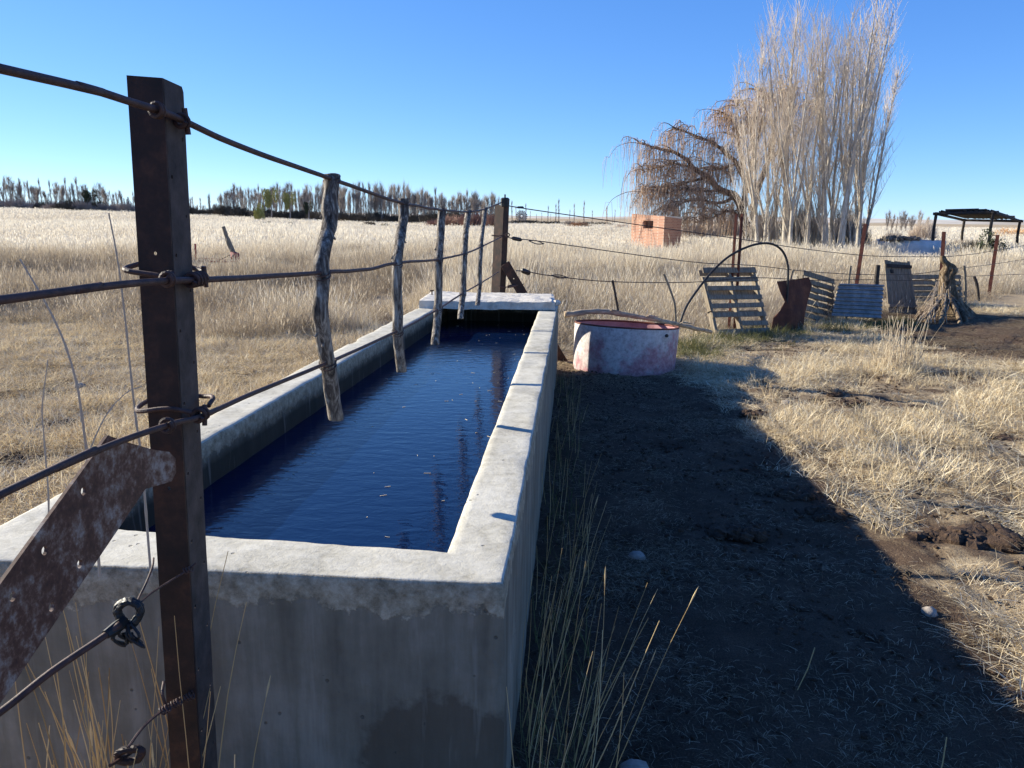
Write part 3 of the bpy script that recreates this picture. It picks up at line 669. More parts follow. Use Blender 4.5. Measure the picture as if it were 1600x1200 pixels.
for nm, pts, ins in (('top', wA, (808, 324, 818, 324, 9.16, .013)), ('middle', wB, (800, 372, 815, 375, 9.12, .022)), ('bottom', wC, (815, 422, 828, 427, 9.25, .030))):
    rt = empty('fence_wire', tuple(pts[3]), {'top': 'topmost dark wire strung from the black post cap across the right side fence', 'middle': 'middle dark wire of the right side fence with a long insulator by the post', 'bottom': 'lowest dark wire of the right side fence with a round black insulator'}[nm], 'fence wire', 'wires of the right side fence')
    mb = MB(); mb.tube(smooth_path(pts, 5), .0058, 6); i0 = pts[3]
    a, b_ = A(ins[0], ins[1], ins[4]), A(ins[2], ins[3], ins[4] + .08)
    if nm != 'top':
        k = {'middle': (826, 376, 850, 381, 9.3), 'bottom': (861, 430, 888, 434, 9.6)}[nm]
        for s_ in (-1, 1): mb.tube(smooth_path([A(k[0], k[1], k[4]), (A(k[0], k[1], k[4]) + A(k[2], k[3], k[4] + .1)) / 2 + Vector((0, 0, .018 * s_)), A(k[2], k[3], k[4] + .1)], 4), .006, 5)
    B(mb, 'wire', M['darkwire'], rt)
    mb = MB(); mb.tube([a, a.lerp(b_, .15), a.lerp(b_, .85), b_], [ins[5] * .5, ins[5], ins[5], ins[5] * .5], 9, jit=.06); B(mb, 'insulator', M['black'], rt)

def angle_post(name, px_t, y_t, px_b, Y, wdt, label, m='rustred', double=False):
    t_ = A(px_t, y_t, Y); b0 = A(px_b, y_t + 60, Y); dd = (b0 - t_) / (b0.z - t_.z); g = gz(t_.x, t_.y); bb = t_ + dd * (g - .15 - t_.z)
    rt = empty(name, (bb.x, bb.y, g), label, 'fence post', 'steel posts of the right side fence'); mb_ = MB()
    for k in range(2 if double else 1):
        off = Vector((k * -.085, .0, k * -.005)); postbox(mb_, t_ + off, bb + off, wdt, wdt * .9, math.radians(-30), .007)
        B(mb_, 'angle_bar' if double else 'post', M[m], rt); mb_ = MB()
    return rt
angle_post('fence_post', 1161, 334, 1157, 11.95, .036, 'pair of rusty angle bars standing upright behind the leaning grey pallet', double=True)
angle_post('fence_post', 1355, 350, 1346, 13.85, .058, 'tall red rusty post leaning behind the corrugated zinc sheet')
angle_post('fence_post', 1478, 362, 1474, 15.25, .066, 'rusty fence post rising out of the old tree stump')
angle_post('fence_post', 1562, 367, 1553, 18.7, .075, 'rusty leaning fence post at far right beyond the stump')
def small_stick(pts, r, label, m='darkwood', name='fence_dropper', cat='stick'):
    P_ = smooth_path([A(*p) for p in pts], 4); m_ = MB(); m_.tube(P_, [r * (1 + .15 * mnoise.noise(p * 6)) for p in P_], 7, jit=.08)
    o_ = m_.build(name, M[m], loc=(P_[-1].x, P_[-1].y, P_[-1].z)); tag(o_, label, cat, 'thin droppers of the right side fence'); return o_
small_stick([(957, 438, 10.2), (961, 458, 10.2), (967, 492, 10.2)], .016, 'straight thin dark stick leaning on the low wire just beyond the round tank')
small_stick([(1037, 428, 10.9), (1046, 450, 10.9), (1054, 475, 10.9), (1056, 503, 10.9)], .017, 'curved grey stick standing beyond the right edge of the round tank', 'grey_wood')
small_stick([(1372, 414, 13.9), (1369, 445, 13.9), (1366, 500, 13.9)], .04, 'short dark wooden stake sticking up behind the corrugated sheet')
small_stick([(1329, 415, 13.6), (1326, 440, 13.6), (1322, 500, 13.6)], .02, 'thin grey stake between the second pallet and the red post', 'grey_wood')
small_stick([(1240, 421, 12.6), (1236, 433, 12.6), (1230, 470, 12.6), (1226, 510, 12.6)], .02, 'thin pale stake just behind the rusted sheet', 'grey_wood')
small_stick([(1506, 415, 16), (1508, 440, 16), (1508, 480, 16)], .03, 'thin grey stake at the right edge of the lattice pallet', 'grey_wood')
small_stick([(1522, 432, 17.5), (1527, 447, 17.5), (1530, 476, 17.5)], .03, 'short crooked dark stake right of the stump', 'darkwood')
# hose arch
hp = [(1062, 506, 11.2), (1072, 480, 11.3), (1092, 450, 11.5), (1115, 422, 11.7), (1140, 400, 11.85), (1170, 385, 12), (1195, 380, 12.1), (1213, 384, 12.15), (1225, 396, 12.2), (1231, 415, 12.2), (1231, 440, 12.2), (1229, 480, 12.2), (1226, 520, 12.1)]
mb = MB(); mb.tube(smooth_path([A(*p) for p in hp], 6), .017, 9); tag(mb.build('hose', M['black'], smooth=True, loc=tuple(A(1062, 506, 11.2))), 'black hose bent in a high arch over the fence behind the leaning pallet', 'hose')

# ================================================================== ROUND TANK AND LOG
TC = Vector((1.30, 9.12, 0)); TR = .60
root = empty('round_tank', (TC.x, TC.y, -.02), 'low round metal stock tank with worn white and pink paint', 'tank'); root.rotation_euler = (math.radians(-3.2), math.radians(2.2), 0)
def lathe(prof, n=72, wob=0):
    m_ = MB(); k = len(prof); vs = []
    for i in range(n):
        a = 2 * math.pi * i / n
        for (r_, z_) in prof:
            rr = r_ * (1 + wob * mnoise.noise(Vector((math.cos(a) * 1.5, math.sin(a) * 1.5, z_ * 2)))); vs.append((rr * math.cos(a), rr * math.sin(a), z_))
    fs = [(i * k + j, ((i + 1) % n) * k + j, ((i + 1) % n) * k + j + 1, i * k + j + 1) for i in range(n) for j in range(k - 1)]
    m_.add(vs, fs); return m_
lathe([(TR * .975, -.1), (TR * .98, .05), (TR * .985, .2), (TR * .995, .36), (TR, .485)], 96, .012).build('outer_wall', M['tank'], root, True)
lathe([(TR - .008, .485), (TR - .012, .3), (TR - .02, .03), (.001, .03)], 96, .012).build('inner_wall', M['pinkin'], root, True)
m_ = lathe([(TR - .008 + .011 * math.cos(a), .487 + .011 * math.sin(a)) for a in [2 * math.pi * j / 8 for j in range(9)]], 96, .012); m_.build('rim', M['rustred'], root, True)
mb = MB(); a = math.radians(-52); mb.tube([(TR * math.cos(a), TR * math.sin(a), .42), ((TR + .02) * math.cos(a), (TR + .02) * math.sin(a), .42)], .018, 8); mb.build('drain_plug', M['darkwood'], root)
lp = smooth_path([A(881, 492, 9.35), A(905, 489, 9.38), A(935, 487, 9.42), A(980, 492, 9.5), A(1020, 499, 9.6), A(1060, 507, 9.75), A(1090, 514, 9.95), A(1112, 518, 10.1)], 6)
mb = MB(); n = len(lp); mb.tube([p + mnoise.noise_vector(p * 5) * .012 for p in lp], [(.036 - .014 * i / n) * (1 + .25 * mnoise.noise(Vector((i * .5, 0, 0)))) for i in range(n)], 9, jit=.12)
lg = empty('log', tuple(lp[n // 2]), 'long pale crooked pole laid across the back rim of the round tank', 'log'); B(mb, 'trunk', M['log'], lg, True)
mb = MB()
for i in (14, 22, 30): p = lp[min(i, n - 2)]; mb.tube([p, p + Vector((.05, -.02, .03)), p + Vector((.16, -.03, .015))], [.014, .011, .006], 6)
BS(mb, 'branch_stub', M['log'], lg)

# ================================================================== PALLETS AND SHEETS
def pallet(label, W_, H_, nsl, M4, broken=False, lattice=False, m='grey_wood'):
    rt = bpy.data.objects.new('pallet', None); COL.objects.link(rt); rt.matrix_world = M4; tag(rt, label, 'pallet', 'pallets leaning on the fence')
    for i, x in enumerate((0.03, W_ / 2, W_ - .03)):
        m_ = MB()
        if broken and i == 0:
            m_.box((x - .03, .02, -.05), (x + .012, .10, H_ * .36), jit=.006); m_.box((x - .045, .015, H_ * .38), (x, .095, H_ * .86), jit=.01)
        else: m_.box((x - .02, .022, 0), (x + .02, .10, H_), jit=.004)
        m_.build('stringer', M[m], rt)
    zs = [.03 + (H_ - .13) * k / (nsl - 1) for k in range(nsl)]
    for k, z in enumerate(zs):
        if broken and k == nsl - 3: z -= .0
        m_ = MB(); hh = .085 if k in (0, nsl - 1) else .07
        x1 = W_; x0 = 0
        if broken and k == 1: x0 = W_ * .5
        t_ = random.uniform(-.008, .008); m_.hexa([(x0, 0, z), (x1, 0, z + t_), (x1, .019, z + t_), (x0, .019, z), (x0 + random.uniform(0, .01), 0, z + hh), (x1 - random.uniform(0, .01), 0, z + hh + t_), (x1, .019, z + hh + t_), (x0, .019, z + hh)])
        m_.build('slat', M[m], rt)
    for k in range(4 if not lattice else nsl - 1):
        z = (.02 + k * (H_ - .12) / 3) if not lattice else zs[k] + .03
        m_ = MB(); m_.box((0, .102, z), (W_, .12, z + .085), jit=.004); m_.build('back_slat', M[m], rt)
    return rt
def placeM(bl, br, tl):
    """frame from bottom-left, bottom-right, top-left points"""
    ex = (br - bl).normalized(); ez = (tl - bl); ez = ez.normalized(); ey = ez.cross(ex).normalized(); ey = -ey if ey.y < 0 else ey
    return Matrix(((ex.x, ey.x, ez.x, bl.x), (ex.y, ey.y, ez.y, bl.y), (ex.z, ey.z, ez.z, bl.z), (0, 0, 0, 1))), (br - bl).length, (tl - bl).length
random.seed(5)
M4, W_, H_ = placeM(A(1121, 527, 11.3), A(1207, 519, 11.7), A(1102, 416, 11.75)); pallet('large grey wooden pallet with a broken left board, leaning on the fence beside the tank', W_ * .97, H_, 8, M4, True)
M4, W_, H_ = placeM(A(1255, 508, 12.9), A(1306, 500, 13.6), A(1270, 424, 13.2)); pallet('dark skewed pallet squeezed between the rusted sheet and the corrugated zinc', W_, H_, 8, M4, False, True)
M4, W_, H_ = placeM(A(1428, 492, 15.9), A(1507, 484, 16.6), A(1425, 428, 16.1)); pallet('pale low pallet standing behind the tree stump', W_, H_, 7, M4, False, True)
# rusted sheet
ol = [(1203, 517), (1205, 497), (1214, 486), (1221, 472), (1216, 456), (1212, 440), (1240, 437), (1270, 432), (1273, 446), (1264, 470), (1256, 498), (1252, 519), (1228, 518)]
o0 = A(1203, 517, 12.05); ex = (A(1252, 519, 12.35) - o0).normalized(); ex.z = 0; ex.normalize(); ez = Vector((.0, .2, 1)).normalized(); ez = (ez - ex * ez.dot(ex)).normalized(); nn_ = ex.cross(ez)
def to2(x, y):
    d = ray(x, y); P_ = CAM + d * ((o0 - CAM).dot(nn_) / d.dot(nn_)); q = P_ - o0; return (q.dot(ex), q.dot(ez))
mb = MB(); mb.plate([to2(*p) for p in ol], [], .004, o0, ex, ez, bend=lambda p: .05 * math.sin(p[0] * 5) + .03 * math.sin(p[1] * 4 + 1) + .02 * mnoise.noise(Vector((p[0] * 5, p[1] * 5, 0))), grid=.05)
tag(mb.build('metal_sheet', M['sheet'], smooth=False, loc=tuple(o0)), 'torn red brown rusted metal sheet standing right of the large pallet', 'metal sheet')
# corrugated sheet
bl, br_, tl = A(1299, 494, 13.25), A(1377, 498, 13.6), A(1311, 443, 13.45); tr = A(1381, 445, 13.8)
mb = MB(); nu, nv_ = 24, 90; vs = []
for th in (0, 1):
    for j in range(nv_ + 1):
        for i in range(nu + 1):
            u, v_ = i / nu, j / nv_; p = bl.lerp(br_, u).lerp(tl.lerp(tr, u), v_); vs.append(p + Vector((.3, -1, .2)) * (.013 * math.sin(v_ * math.pi * 2 * 8.5)) + Vector((0, th * .003 + .03 * math.sin(u * 3), 0)))
n1_ = (nu + 1) * (nv_ + 1)
for th in (0, 1): 
    fs = [(th * n1_ + j * (nu + 1) + i, th * n1_ + j * (nu + 1) + i + 1, th * n1_ + (j + 1) * (nu + 1) + i + 1, th * n1_ + (j + 1) * (nu + 1) + i) for j in range(nv_) for i in range(nu)]
    mb.f += fs
mb.v = vs; mb.c = [.5] * len(vs)
tag(mb.build('corrugated_sheet', M['zinc'], smooth=True, loc=tuple(bl)), 'blue grey corrugated zinc sheet leaning on the fence in shade', 'metal sheet')
# plank door panel
M4, W_, H_ = placeM(A(1389, 490, 14.9), A(1434, 488, 15.15), A(1387, 407, 15.2))
rt = bpy.data.objects.new('board_panel', None); COL.objects.link(rt); rt.matrix_world = M4; tag(rt, 'upright panel of grey vertical boards leaning on the fence left of the stump', 'board panel')
mb = MB(); k = 8
for i in range(k):
    x0, x1 = W_ * i / k, W_ * (i + 1) / k - .006; tp = H_ + random.uniform(-.02, .015); s_ = -.09 * 0; mb.hexa([(x0, 0, 0), (x1, 0, 0), (x1, .02, 0), (x0, .02, 0), (x0 * .88, random.uniform(-.004, .004), tp), (x1 * .88, 0, tp), (x1 * .88, .02, tp), (x0 * .88, .02, tp)])
mb.build('boards', M['grey_wood'], rt)
mb = MB(); mb.box((-.01, -.03, H_ * .87), (W_ * .89, -.003, H_ * .93), jit=.003); mb.build('batten', M['darkwood'], rt); mb = MB(); mb.box((0, -.025, H_ * .12), (W_ * .98, -.003, H_ * .18), jit=.003); mb.build('batten', M['grey_wood'], rt)
mb = MB(); mb.box((W_ * .16, -.02, H_ * .76), (W_ * .25, -.003, H_ * .83)); mb.build('latch', M['darkwood'], rt)
mb = MB(); mb.box((W_ * .93, .0, -.02), (W_ * .97, .04, H_ * .6), M=Matrix.Rotation(0, 4, 'Y')); 
# ================================================================== STUMP
random.seed(11)
root = empty('tree_stump', tuple(G(1478, 492)), 'gnarled old tree stump with twisted pale top and spreading roots around the fence post', 'tree stump')
YS = 14.75
sp_ = smooth_path([A(1488, 502, YS), A(1485, 480, YS), A(1481, 455, YS), A(1480, 432, YS), A(1484, 422, YS), A(1482, 414, YS), A(1475, 408, YS), A(1473, 400, YS)], 5); n = len(sp_)
rd = [.50, .46, .41, .36, .32, .28, .24, .20, .165, .16, .15, .14, .13, .125, .12, .115, .12, .125, .13, .125, .12, .12, .11, .10, .10, .095, .09, .085, .08, .075, .07, .06, .055, .05, .045, .04]
mb = MB(); vs = []; k = 22
for i, p in enumerate(sp_):
    r_ = rd[min(i, len(rd) - 1)]
    for a in range(k):
        th = 2 * math.pi * a / k; q = Vector((math.cos(th), math.sin(th), 0)); d = 1 + .30 * mnoise.noise(q * 2.6 + Vector((0, 0, i * .08))) + .18 * mnoise.noise(q * 6 + Vector((3, 0, i * .12)))
        vs.append(p + q * r_ * d + Vector((0, 0, .01 * mnoise.noise(q * 9))))
mb.add(vs, [(i * k + a, i * k + (a + 1) % k, (i + 1) * k + (a + 1) % k, (i + 1) * k + a) for i in range(n - 1) for a in range(k)] + [tuple((n - 1) * k + a for a in range(k))])
B(mb, 'trunk', M['stump'], root, True)
for (x1, y1, r0) in ((1432, 500, .05), (1446, 503, .04), (1508, 500, .06), (1500, 506, .05), (1470, 506, .05)):
    e_ = G(x1, y1); s_ = A(1478 + (x1 - 1478) * .12, 462, YS - .05); mb = MB(); pp = smooth_path([s_, s_.lerp(e_, .5) + Vector((0, -.03, .02)), e_ + Vector((0, 0, .02)), e_ + (e_ - s_) * .15 - Vector((0, 0, .15))], 5)
    mb.tube(pp, [r0 * (1.25 - .8 * i / len(pp)) for i in range(len(pp))], 8, jit=.12); B(mb, 'root', M['stump'], root, True)
mb = MB()
for i in range(70):
    b0 = G(random.uniform(1425, 1480), random.uniform(492, 506)) + Vector((0, 0, .01)); t0 = A(random.uniform(1462, 1490), random.uniform(425, 475), YS - .25)
    t0 = b0.lerp(t0, random.uniform(.4, 1)); mb.tube(smooth_path([b0, b0.lerp(t0, .5) + mnoise.noise_vector(b0 * 9) * .1, t0], 3), random.uniform(.003, .008), 4)
o = mb.build('brush_pile', M['log'], loc=tuple(G(1455, 500))); tag(o, 'heap of thin dry twigs leaning against the left side of the stump', 'twigs')

# ================================================================== HUT, RESERVOIR, PERGOLA, IMPLEMENT, WINDPUMP
YH = 44
c0 = A(1036, 388, YH); zt1, ztop = A(1036, 338, YH).z, 0
g = gz(c0.x, c0.y)
ang1 = math.radians(205); ang2 = math.radians(35)
root = empty('brick_hut', (c0.x, c0.y, g), 'small square red brick hut with one window hole, standing in tall grass', 'hut')
d1 = Vector((-.56, .83, 0)).normalized(); d2 = Vector((.83, .56, 0)).normalized(); L1, L2, HT, WT = 2.6, 1.3, zt1 - g, .18
def wallp(m_, org, dx, L, H0, H1, th_dir, th, hole=None):
    def bx(a, b_, z0, z1a, z1b): m_.hexa([org + dx * a + Vector((0, 0, z0)), org + dx * b_ + Vector((0, 0, z0)), org + dx * b_ + th_dir * th + Vector((0, 0, z0)), org + dx * a + th_dir * th + Vector((0, 0, z0)),
        org + dx * a + Vector((0, 0, z1a)), org + dx * b_ + Vector((0, 0, z1b)), org + dx * b_ + th_dir * th + Vector((0, 0, z1b)), org + dx * a + th_dir * th + Vector((0, 0, z1a))])
    if hole:
        a, b_, z0, z1 = hole; h = lambda s: H0 + (H1 - H0) * s / L
        bx(0, a, -.2, h(0), h(a)); bx(b_, L, -.2, h(b_), h(L)); bx(a, b_, -.2, z0, z0); bx(a, b_, z1, h(a), h(b_))
    else: bx(0, L, -.2, H0, H1)
Z0 = Vector((0, 0, 0))
mb = MB(); wallp(mb, Z0, d1, L1, HT, HT + .12, d2, WT, (.85, 1.65, HT - .66, HT - .24)); mb.build('wall', M['brick'], root)
mb = MB(); wallp(mb, Z0 + d2 * (WT + .002), d2, L2 - WT * 2 - .004, HT, HT - .1, d1, WT); mb.build('wall', M['brick'], root)
mb = MB(); wallp(mb, d1 * (L1 - WT) + d2 * (WT + .002), d2, L2 - WT * 2 - .004, HT + .12, HT, d1, WT, None); mb.build('wall', M['brick'], root)
mb = MB(); wallp(mb, d2 * (L2 - WT), d1, L1, HT - .1, HT, d2, WT, (.3, 2.2, HT - .85, HT - .2)); mb.build('wall', M['brick'], root)
mb = MB(); mb.hexa([d2 * WT + Vector((0, 0, HT - .02)), d2 * WT + d1 * .1 + Vector((0, 0, HT - .02)), d2 * L2 + d1 * .1 + Vector((0, 0, HT - .12)), d2 * L2 + Vector((0, 0, HT - .12)), d2 * WT + Vector((-.02, -.02, HT + .035)), d2 * WT + d1 * .1 + Vector((0, 0, HT + .035)), d2 * L2 + d1 * .1 + Vector((0, 0, HT - .02)), d2 * L2 + Vector((0, -.02, HT - .02))])
mb.build('coping', M['reserv'], root)
# reservoir
YR = 40; cR = A(1420, 395, YR + 1.6); RR_ = 1.62; g = gz(cR.x, cR.y)
root = empty('water_reservoir', (cR.x, cR.y, g), 'low pale round plastered reservoir with dark rubble on its top', 'reservoir'); HR = A(1420, 376, YR).z - g
lathe([(RR_, -.2), (RR_ * .995, HR * .5), (RR_, HR), (RR_ - .18, HR), (RR_ - .18, HR * .3), (.001, HR * .3)], 48, .01).build('wall', M['reserv'], root, True)
random.seed(3)
for (px, w_) in ((1392, 1.0), (1421, .7)):
    mb = MB()
    for i in range(44):
        a = random.uniform(-.5, .5) * w_; p = Vector((A(px, 376, YR + .4).x + a, cR.y - RR_ + random.uniform(.05, .5), g + HR + random.uniform(0, .16)))
        s_ = random.uniform(.04, .10); mb.box((-s_, -s_ * .8, -s_ * .6), (s_, s_ * .8, s_ * .6), M=Matrix.Translation(p) @ Matrix.Rotation(random.uniform(0, 3), 4, Vector((random.random(), random.random(), 1))), jit=s_ * .25)
    tag(mb.build('rubble_heap', M['darkstone'], loc=(A(px, 376, YR + .4).x, cR.y - RR_ + .3, g + HR)), 'wider left heap of dark rubble on the round reservoir' if px == 1392 else 'smaller right heap of dark rubble on the round reservoir', 'rubble', 'rubble heaps on the reservoir')
# pergola
pc = [A(1463, 334, 42), A(1552, 332, 40.5), A(1594, 345.5, 45), A(1507, 344, 47)]
cen = sum(pc, Vector()) / 4; g = gz(cen.x, cen.y)
root = empty('open_shelter', (cen.x, cen.y, g), 'open shelter of four wooden posts under a thin flat roof of dark poles', 'shelter')
for p in pc:
    mb = MB(); gg = gz(p.x, p.y); mb.tube(smooth_path([Vector((p.x + .12, p.y, gg - .2)), Vector((p.x - .03, p.y, (p.z + gg) / 2)), p + Vector((0, 0, .08))], 4), .075, 8, jit=.08); B(mb, 'post', M['darkwood'], root)
mb = MB(); 
for a, b_ in ((0, 1), (1, 2), (2, 3), (3, 0)): q = (pc[b_] - pc[a]).normalized() * .15; mb.tube([pc[a] - q, pc[b_] + q], .07, 8, jit=.05)
B(mb, 'beam', M['darkwood'], root)
mb = MB()
for i in range(34):
    u = .05 + .9 * i / 33; a = pc[0].lerp(pc[1], u); b_ = pc[3].lerp(pc[2], u); mb.tube([a.lerp(b_, random.uniform(-.03, .15)) + Vector((0, 0, .11 + random.uniform(0, .04))), a.lerp(b_, random.uniform(.85, 1.03)) + Vector((0, 0, .11))], random.uniform(.035, .06), 5)
for i in range(12):
    v_ = .05 + .9 * i / 11; a = pc[0].lerp(pc[3], v_); b_ = pc[1].lerp(pc[2], v_); mb.tube([a.lerp(b_, random.uniform(.1, .2)) + Vector((0, 0, .2)), a.lerp(b_, random.uniform(.7, .98)) + Vector((0, 0, .2))], random.uniform(.03, .06), 5)
B(mb, 'roof', M['darkwood'], root)
# red implement
YI = 25
root = empty('farm_implement', tuple(A(330, 414, YI)), 'red low metal farm implement with a tilted wooden pole in tall grass', 'farm implement'); root.location.z = gz(root.location.x, root.location.y)
def I(x, y, dy=0): return A(x, y - 3, YI + dy)
mb = MB(); mb.tube([I(270, 411), I(366, 412)], .03, 6); mb.tube([I(278, 405, 1.0), I(360, 409, 1.0)], .025, 6); mb.tube([I(280, 411), I(280, 406, 1.0)], .025, 6); mb.tube([I(350, 411), I(352, 408, 1.0)], .025, 6); B(mb, 'frame', M['redpaint'], root)
mb = MB(); mb.tube([I(306, 420), I(305, 384)], .035, 6); B(mb, 'upright', M['redpaint'], root)
mb = MB(); mb.tube(smooth_path([I(349, 357), I(356, 378), I(366, 402), I(370, 415)], 4), [.06] * 4 + [.08] * 5 + [.09] * 4, 8, jit=.1); B(mb, 'wooden_pole', M['grey_wood'], root)
mb = MB(); mb.tube([I(362, 397), I(367, 403, -.05), I(372, 410, -.1)], [.06, .15, .10], 10, jit=.06); B(mb, 'wheel_hub', M['redpaint'], root)
mb = MB(); mb.tube([I(338, 412), I(364, 399)], .012, 5); mb.tube([I(290, 402), I(306, 410)], .012, 5); BS(mb, 'stay_rod', M['rust'], root)
for k, px in enumerate((286, 292, 312)):
    mb = MB(); mb.box((-.03, -.02, -.5), (.03, .02, 0), M=Matrix.Translation(I(px, 411))); B(mb, 'tine', M['redpaint'], root)
# wind pump
YW = 210
q = A(815, 338, YW); g = gz(q.x, q.y); root = empty('wind_pump', (q.x, q.y, g), 'tiny distant wind pump with round fan among bare trees on the horizon', 'wind pump')
mb = MB()
for sx, sy in ((-1, -1), (1, -1), (1, 1), (-1, 1)): mb.tube([Vector((q.x + sx * .9, q.y + sy * .9, g)), Vector((q.x + sx * .12, q.y + sy * .12, q.z))], .09, 4)
for zf in (.25, .5, .75):
    c = .9 - .78 * zf; z = g + (q.z - g) * zf; pts = [Vector((q.x + a * c, q.y + b_ * c, z)) for a, b_ in ((-1, -1), (1, -1), (1, 1), (-1, 1), (-1, -1))]
    for i in range(4): mb.tube([pts[i], pts[i + 1]], .05, 4)
B(mb, 'tower', M['fartrunk'], root)
mb = MB()
for i in range(18):
    a = 2 * math.pi * i / 18; d = Vector((math.cos(a), .0, math.sin(a))); e_ = Vector((-math.sin(a), .25, math.cos(a))) * .12; mb.hexa([q + d * .3 - e_ * .5, q + d * .3 + e_ * .5, q + d * .3 + e_ * .5 + Vector((0, .03, 0)), q + d * .3 - e_ * .5 + Vector((0, .03, 0)), q + d * 1.5 - e_ * 1.6, q + d * 1.5 + e_ * 1.6, q + d * 1.5 + e_ * 1.6 + Vector((0, .03, 0)), q + d * 1.5 - e_ * 1.6 + Vector((0, .03, 0))])
B(mb, 'fan', M['fartrunk'], root)

# ================================================================== TREES
def treemesh_poplar(seed, H=12.0, nb=64, ntw=13, tw_r=.011, fork=2, n_side=5, tr=.15, spread=1.0, tl=1.0, b0=.10):
    """bare upright poplar: trunk+limbs mesh and twig crown mesh, base at origin"""
    R = random.Random(seed); T_ = MB(); C_ = MB()
    def wander(p, d, L, n, amt, upb):
        pts = [p.copy()]; d = d.copy()
        for i in range(n):
            d = (d + Vector((R.uniform(-amt, amt), R.uniform(-amt, amt), R.uniform(-amt * .3, amt * .3) + upb))).normalized(); p = p + d * (L / n); pts.append(p.copy())
        return pts
    stems = []
    main = wander(Vector((0, 0, -.2)), Vector((R.uniform(-.05, .05), R.uniform(-.05, .05), 1)).normalized(), H, 14, .06, .05); stems.append((main, tr, 0))
    for f in range(fork):
        i = R.randint(2, 8); a = R.uniform(0, 6.28); d = Vector((math.cos(a) * .28, math.sin(a) * .28, 1)).normalized()
        st = wander(main[i], d, H * (1 - i / 14) * R.uniform(.8, 1.0), 10, .045, .09); stems.append((st, tr * (1 - i / 16) * .75, i / 14))
    for st, r0, s0 in stems:
        n = len(st); T_.tube(st, [max(.016, r0 * (1 - .93 * (i / (n - 1)) ** .8)) for i in range(n)], 8 if r0 > .1 else 6)
    for st, r0, s0 in stems:
        n = len(st); k_ = int(nb * (1 if s0 == 0 else .6))
        for b_ in range(k_):
            t_ = R.uniform(b0 if s0 == 0 else .05, .98); i = min(int(t_ * (n - 1)), n - 2); fr = t_ * (n - 1) - i; p = st[i].lerp(st[i + 1], fr)
            a = R.uniform(0, 6.28); sl_ = R.uniform(.22, .5) * spread; d = Vector((math.cos(a) * sl_, math.sin(a) * sl_, 1)).normalized()
            L = H * R.uniform(.07, .22) * (1 - .6 * t_) + .25; pts = wander(p, d, L, 5, .07, .06)
            rb = max(.009, r0 * .16 * (1 - t_ * .6)); T_.tube(pts, [rb * (1 - .14 * q) for q in range(6)], 4, False)
            for q in range(ntw):
                j = R.randint(0, 4); pp = pts[j].lerp(pts[j + 1], R.random()); a = R.uniform(0, 6.28); s2 = R.uniform(.2, .75) * spread
                dd = Vector((math.cos(a) * s2, math.sin(a) * s2, 1)).normalized(); l = R.uniform(.25, .95) * H / 12 * tl
                C_.tube([pp, pp + dd * l * .5 + Vector((0, 0, .01)), pp + (dd + Vector((0, 0, .25))) * l], [tw_r, tw_r * .8, tw_r * .35], 3, False)
    return T_, C_
class Proto:
    def __init__(s, T_, C_, mt, mc, H):
        def mk(b_, n_, m_):
            me = bpy.data.meshes.new(n_); me.from_pydata(b_.v, [], b_.f); me.materials.append(m_); me.polygons.foreach_set('use_smooth', [True] * len(me.polygons)); me.update(); return me
        s.t = mk(T_, 'trunk', mt); s.c = mk(C_, 'crown', mc); s.H = H
def plant_tree(pr, name, loc, h, lean, rz, label, cat, group, wid=1.0):
    e = bpy.data.objects.new(name, None); COL.objects.link(e); e.location = loc; e.rotation_euler = (0, 0, 0); sc = h / pr.H
    e.matrix_world = Matrix.Translation(loc) @ Matrix.Rotation(lean[0], 4, 'Y') @ Matrix.Rotation(lean[1], 4, 'X') @ Matrix.Rotation(rz, 4, 'Z') @ Matrix.Diagonal((sc * wid, sc * wid, sc, 1))
    for nm, me in (('trunk', pr.t), ('crown', pr.c)):
        o_ = bpy.data.objects.new(nm, me); COL.objects.link(o_); o_.parent = e
    tag(e, label, cat, group); return e
random.seed(21)
pp_ = [Proto(*treemesh_poplar(100 + i, 12, 34, 6, tw_r=.0085, spread=1.25, tl=1.25, fork=[3, 2, 4, 2, 1][i], tr=[.19, .14, .18, .12, .09][i]), M['poplar'], M['twig'], 12) for i in range(5)]
poplars = [(1168, 1158, 185, 4), (1177, 1172, 150, 3), (1185, 1190, 78, 1), (1194, 1204, 40, 3), (1206, 1214, 62, 4), (1226, 1243, -14, 0), (1236, 1260, 38, 3), (1247, 1252, 120, 4), (1262, 1276, 55, 1), (1276, 1284, 150, 4),
           (1290, 1302, 0, 2), (1300, 1318, 42, 3), (1313, 1342, -10, 0), (1324, 1347, 6, 1), (1333, 1372, 38, 3), (1340, 1394, 42, 1), (1347, 1409, 92, 3), (1216, 1226, 112, 4), (1286, 1270, 140, 4), (1329, 1334, 98, 4),
           (1172, 1180, 215, 4), (1256, 1262, 190, 4), (1307, 1305, 170, 4), (1200, 1196, 160, 4), (1232, 1229, 170, 3), (1270, 1292, 95, 3)]
desc = {0: 'tall forked white poplar', 1: 'slender white bare poplar', 2: 'broad many stemmed poplar', 3: 'thin upright bare poplar', 4: 'young slim bare poplar'}
def xword(i, n, lst): return lst[i]
order = sorted(range(len(poplars)), key=lambda i: poplars[i][0])
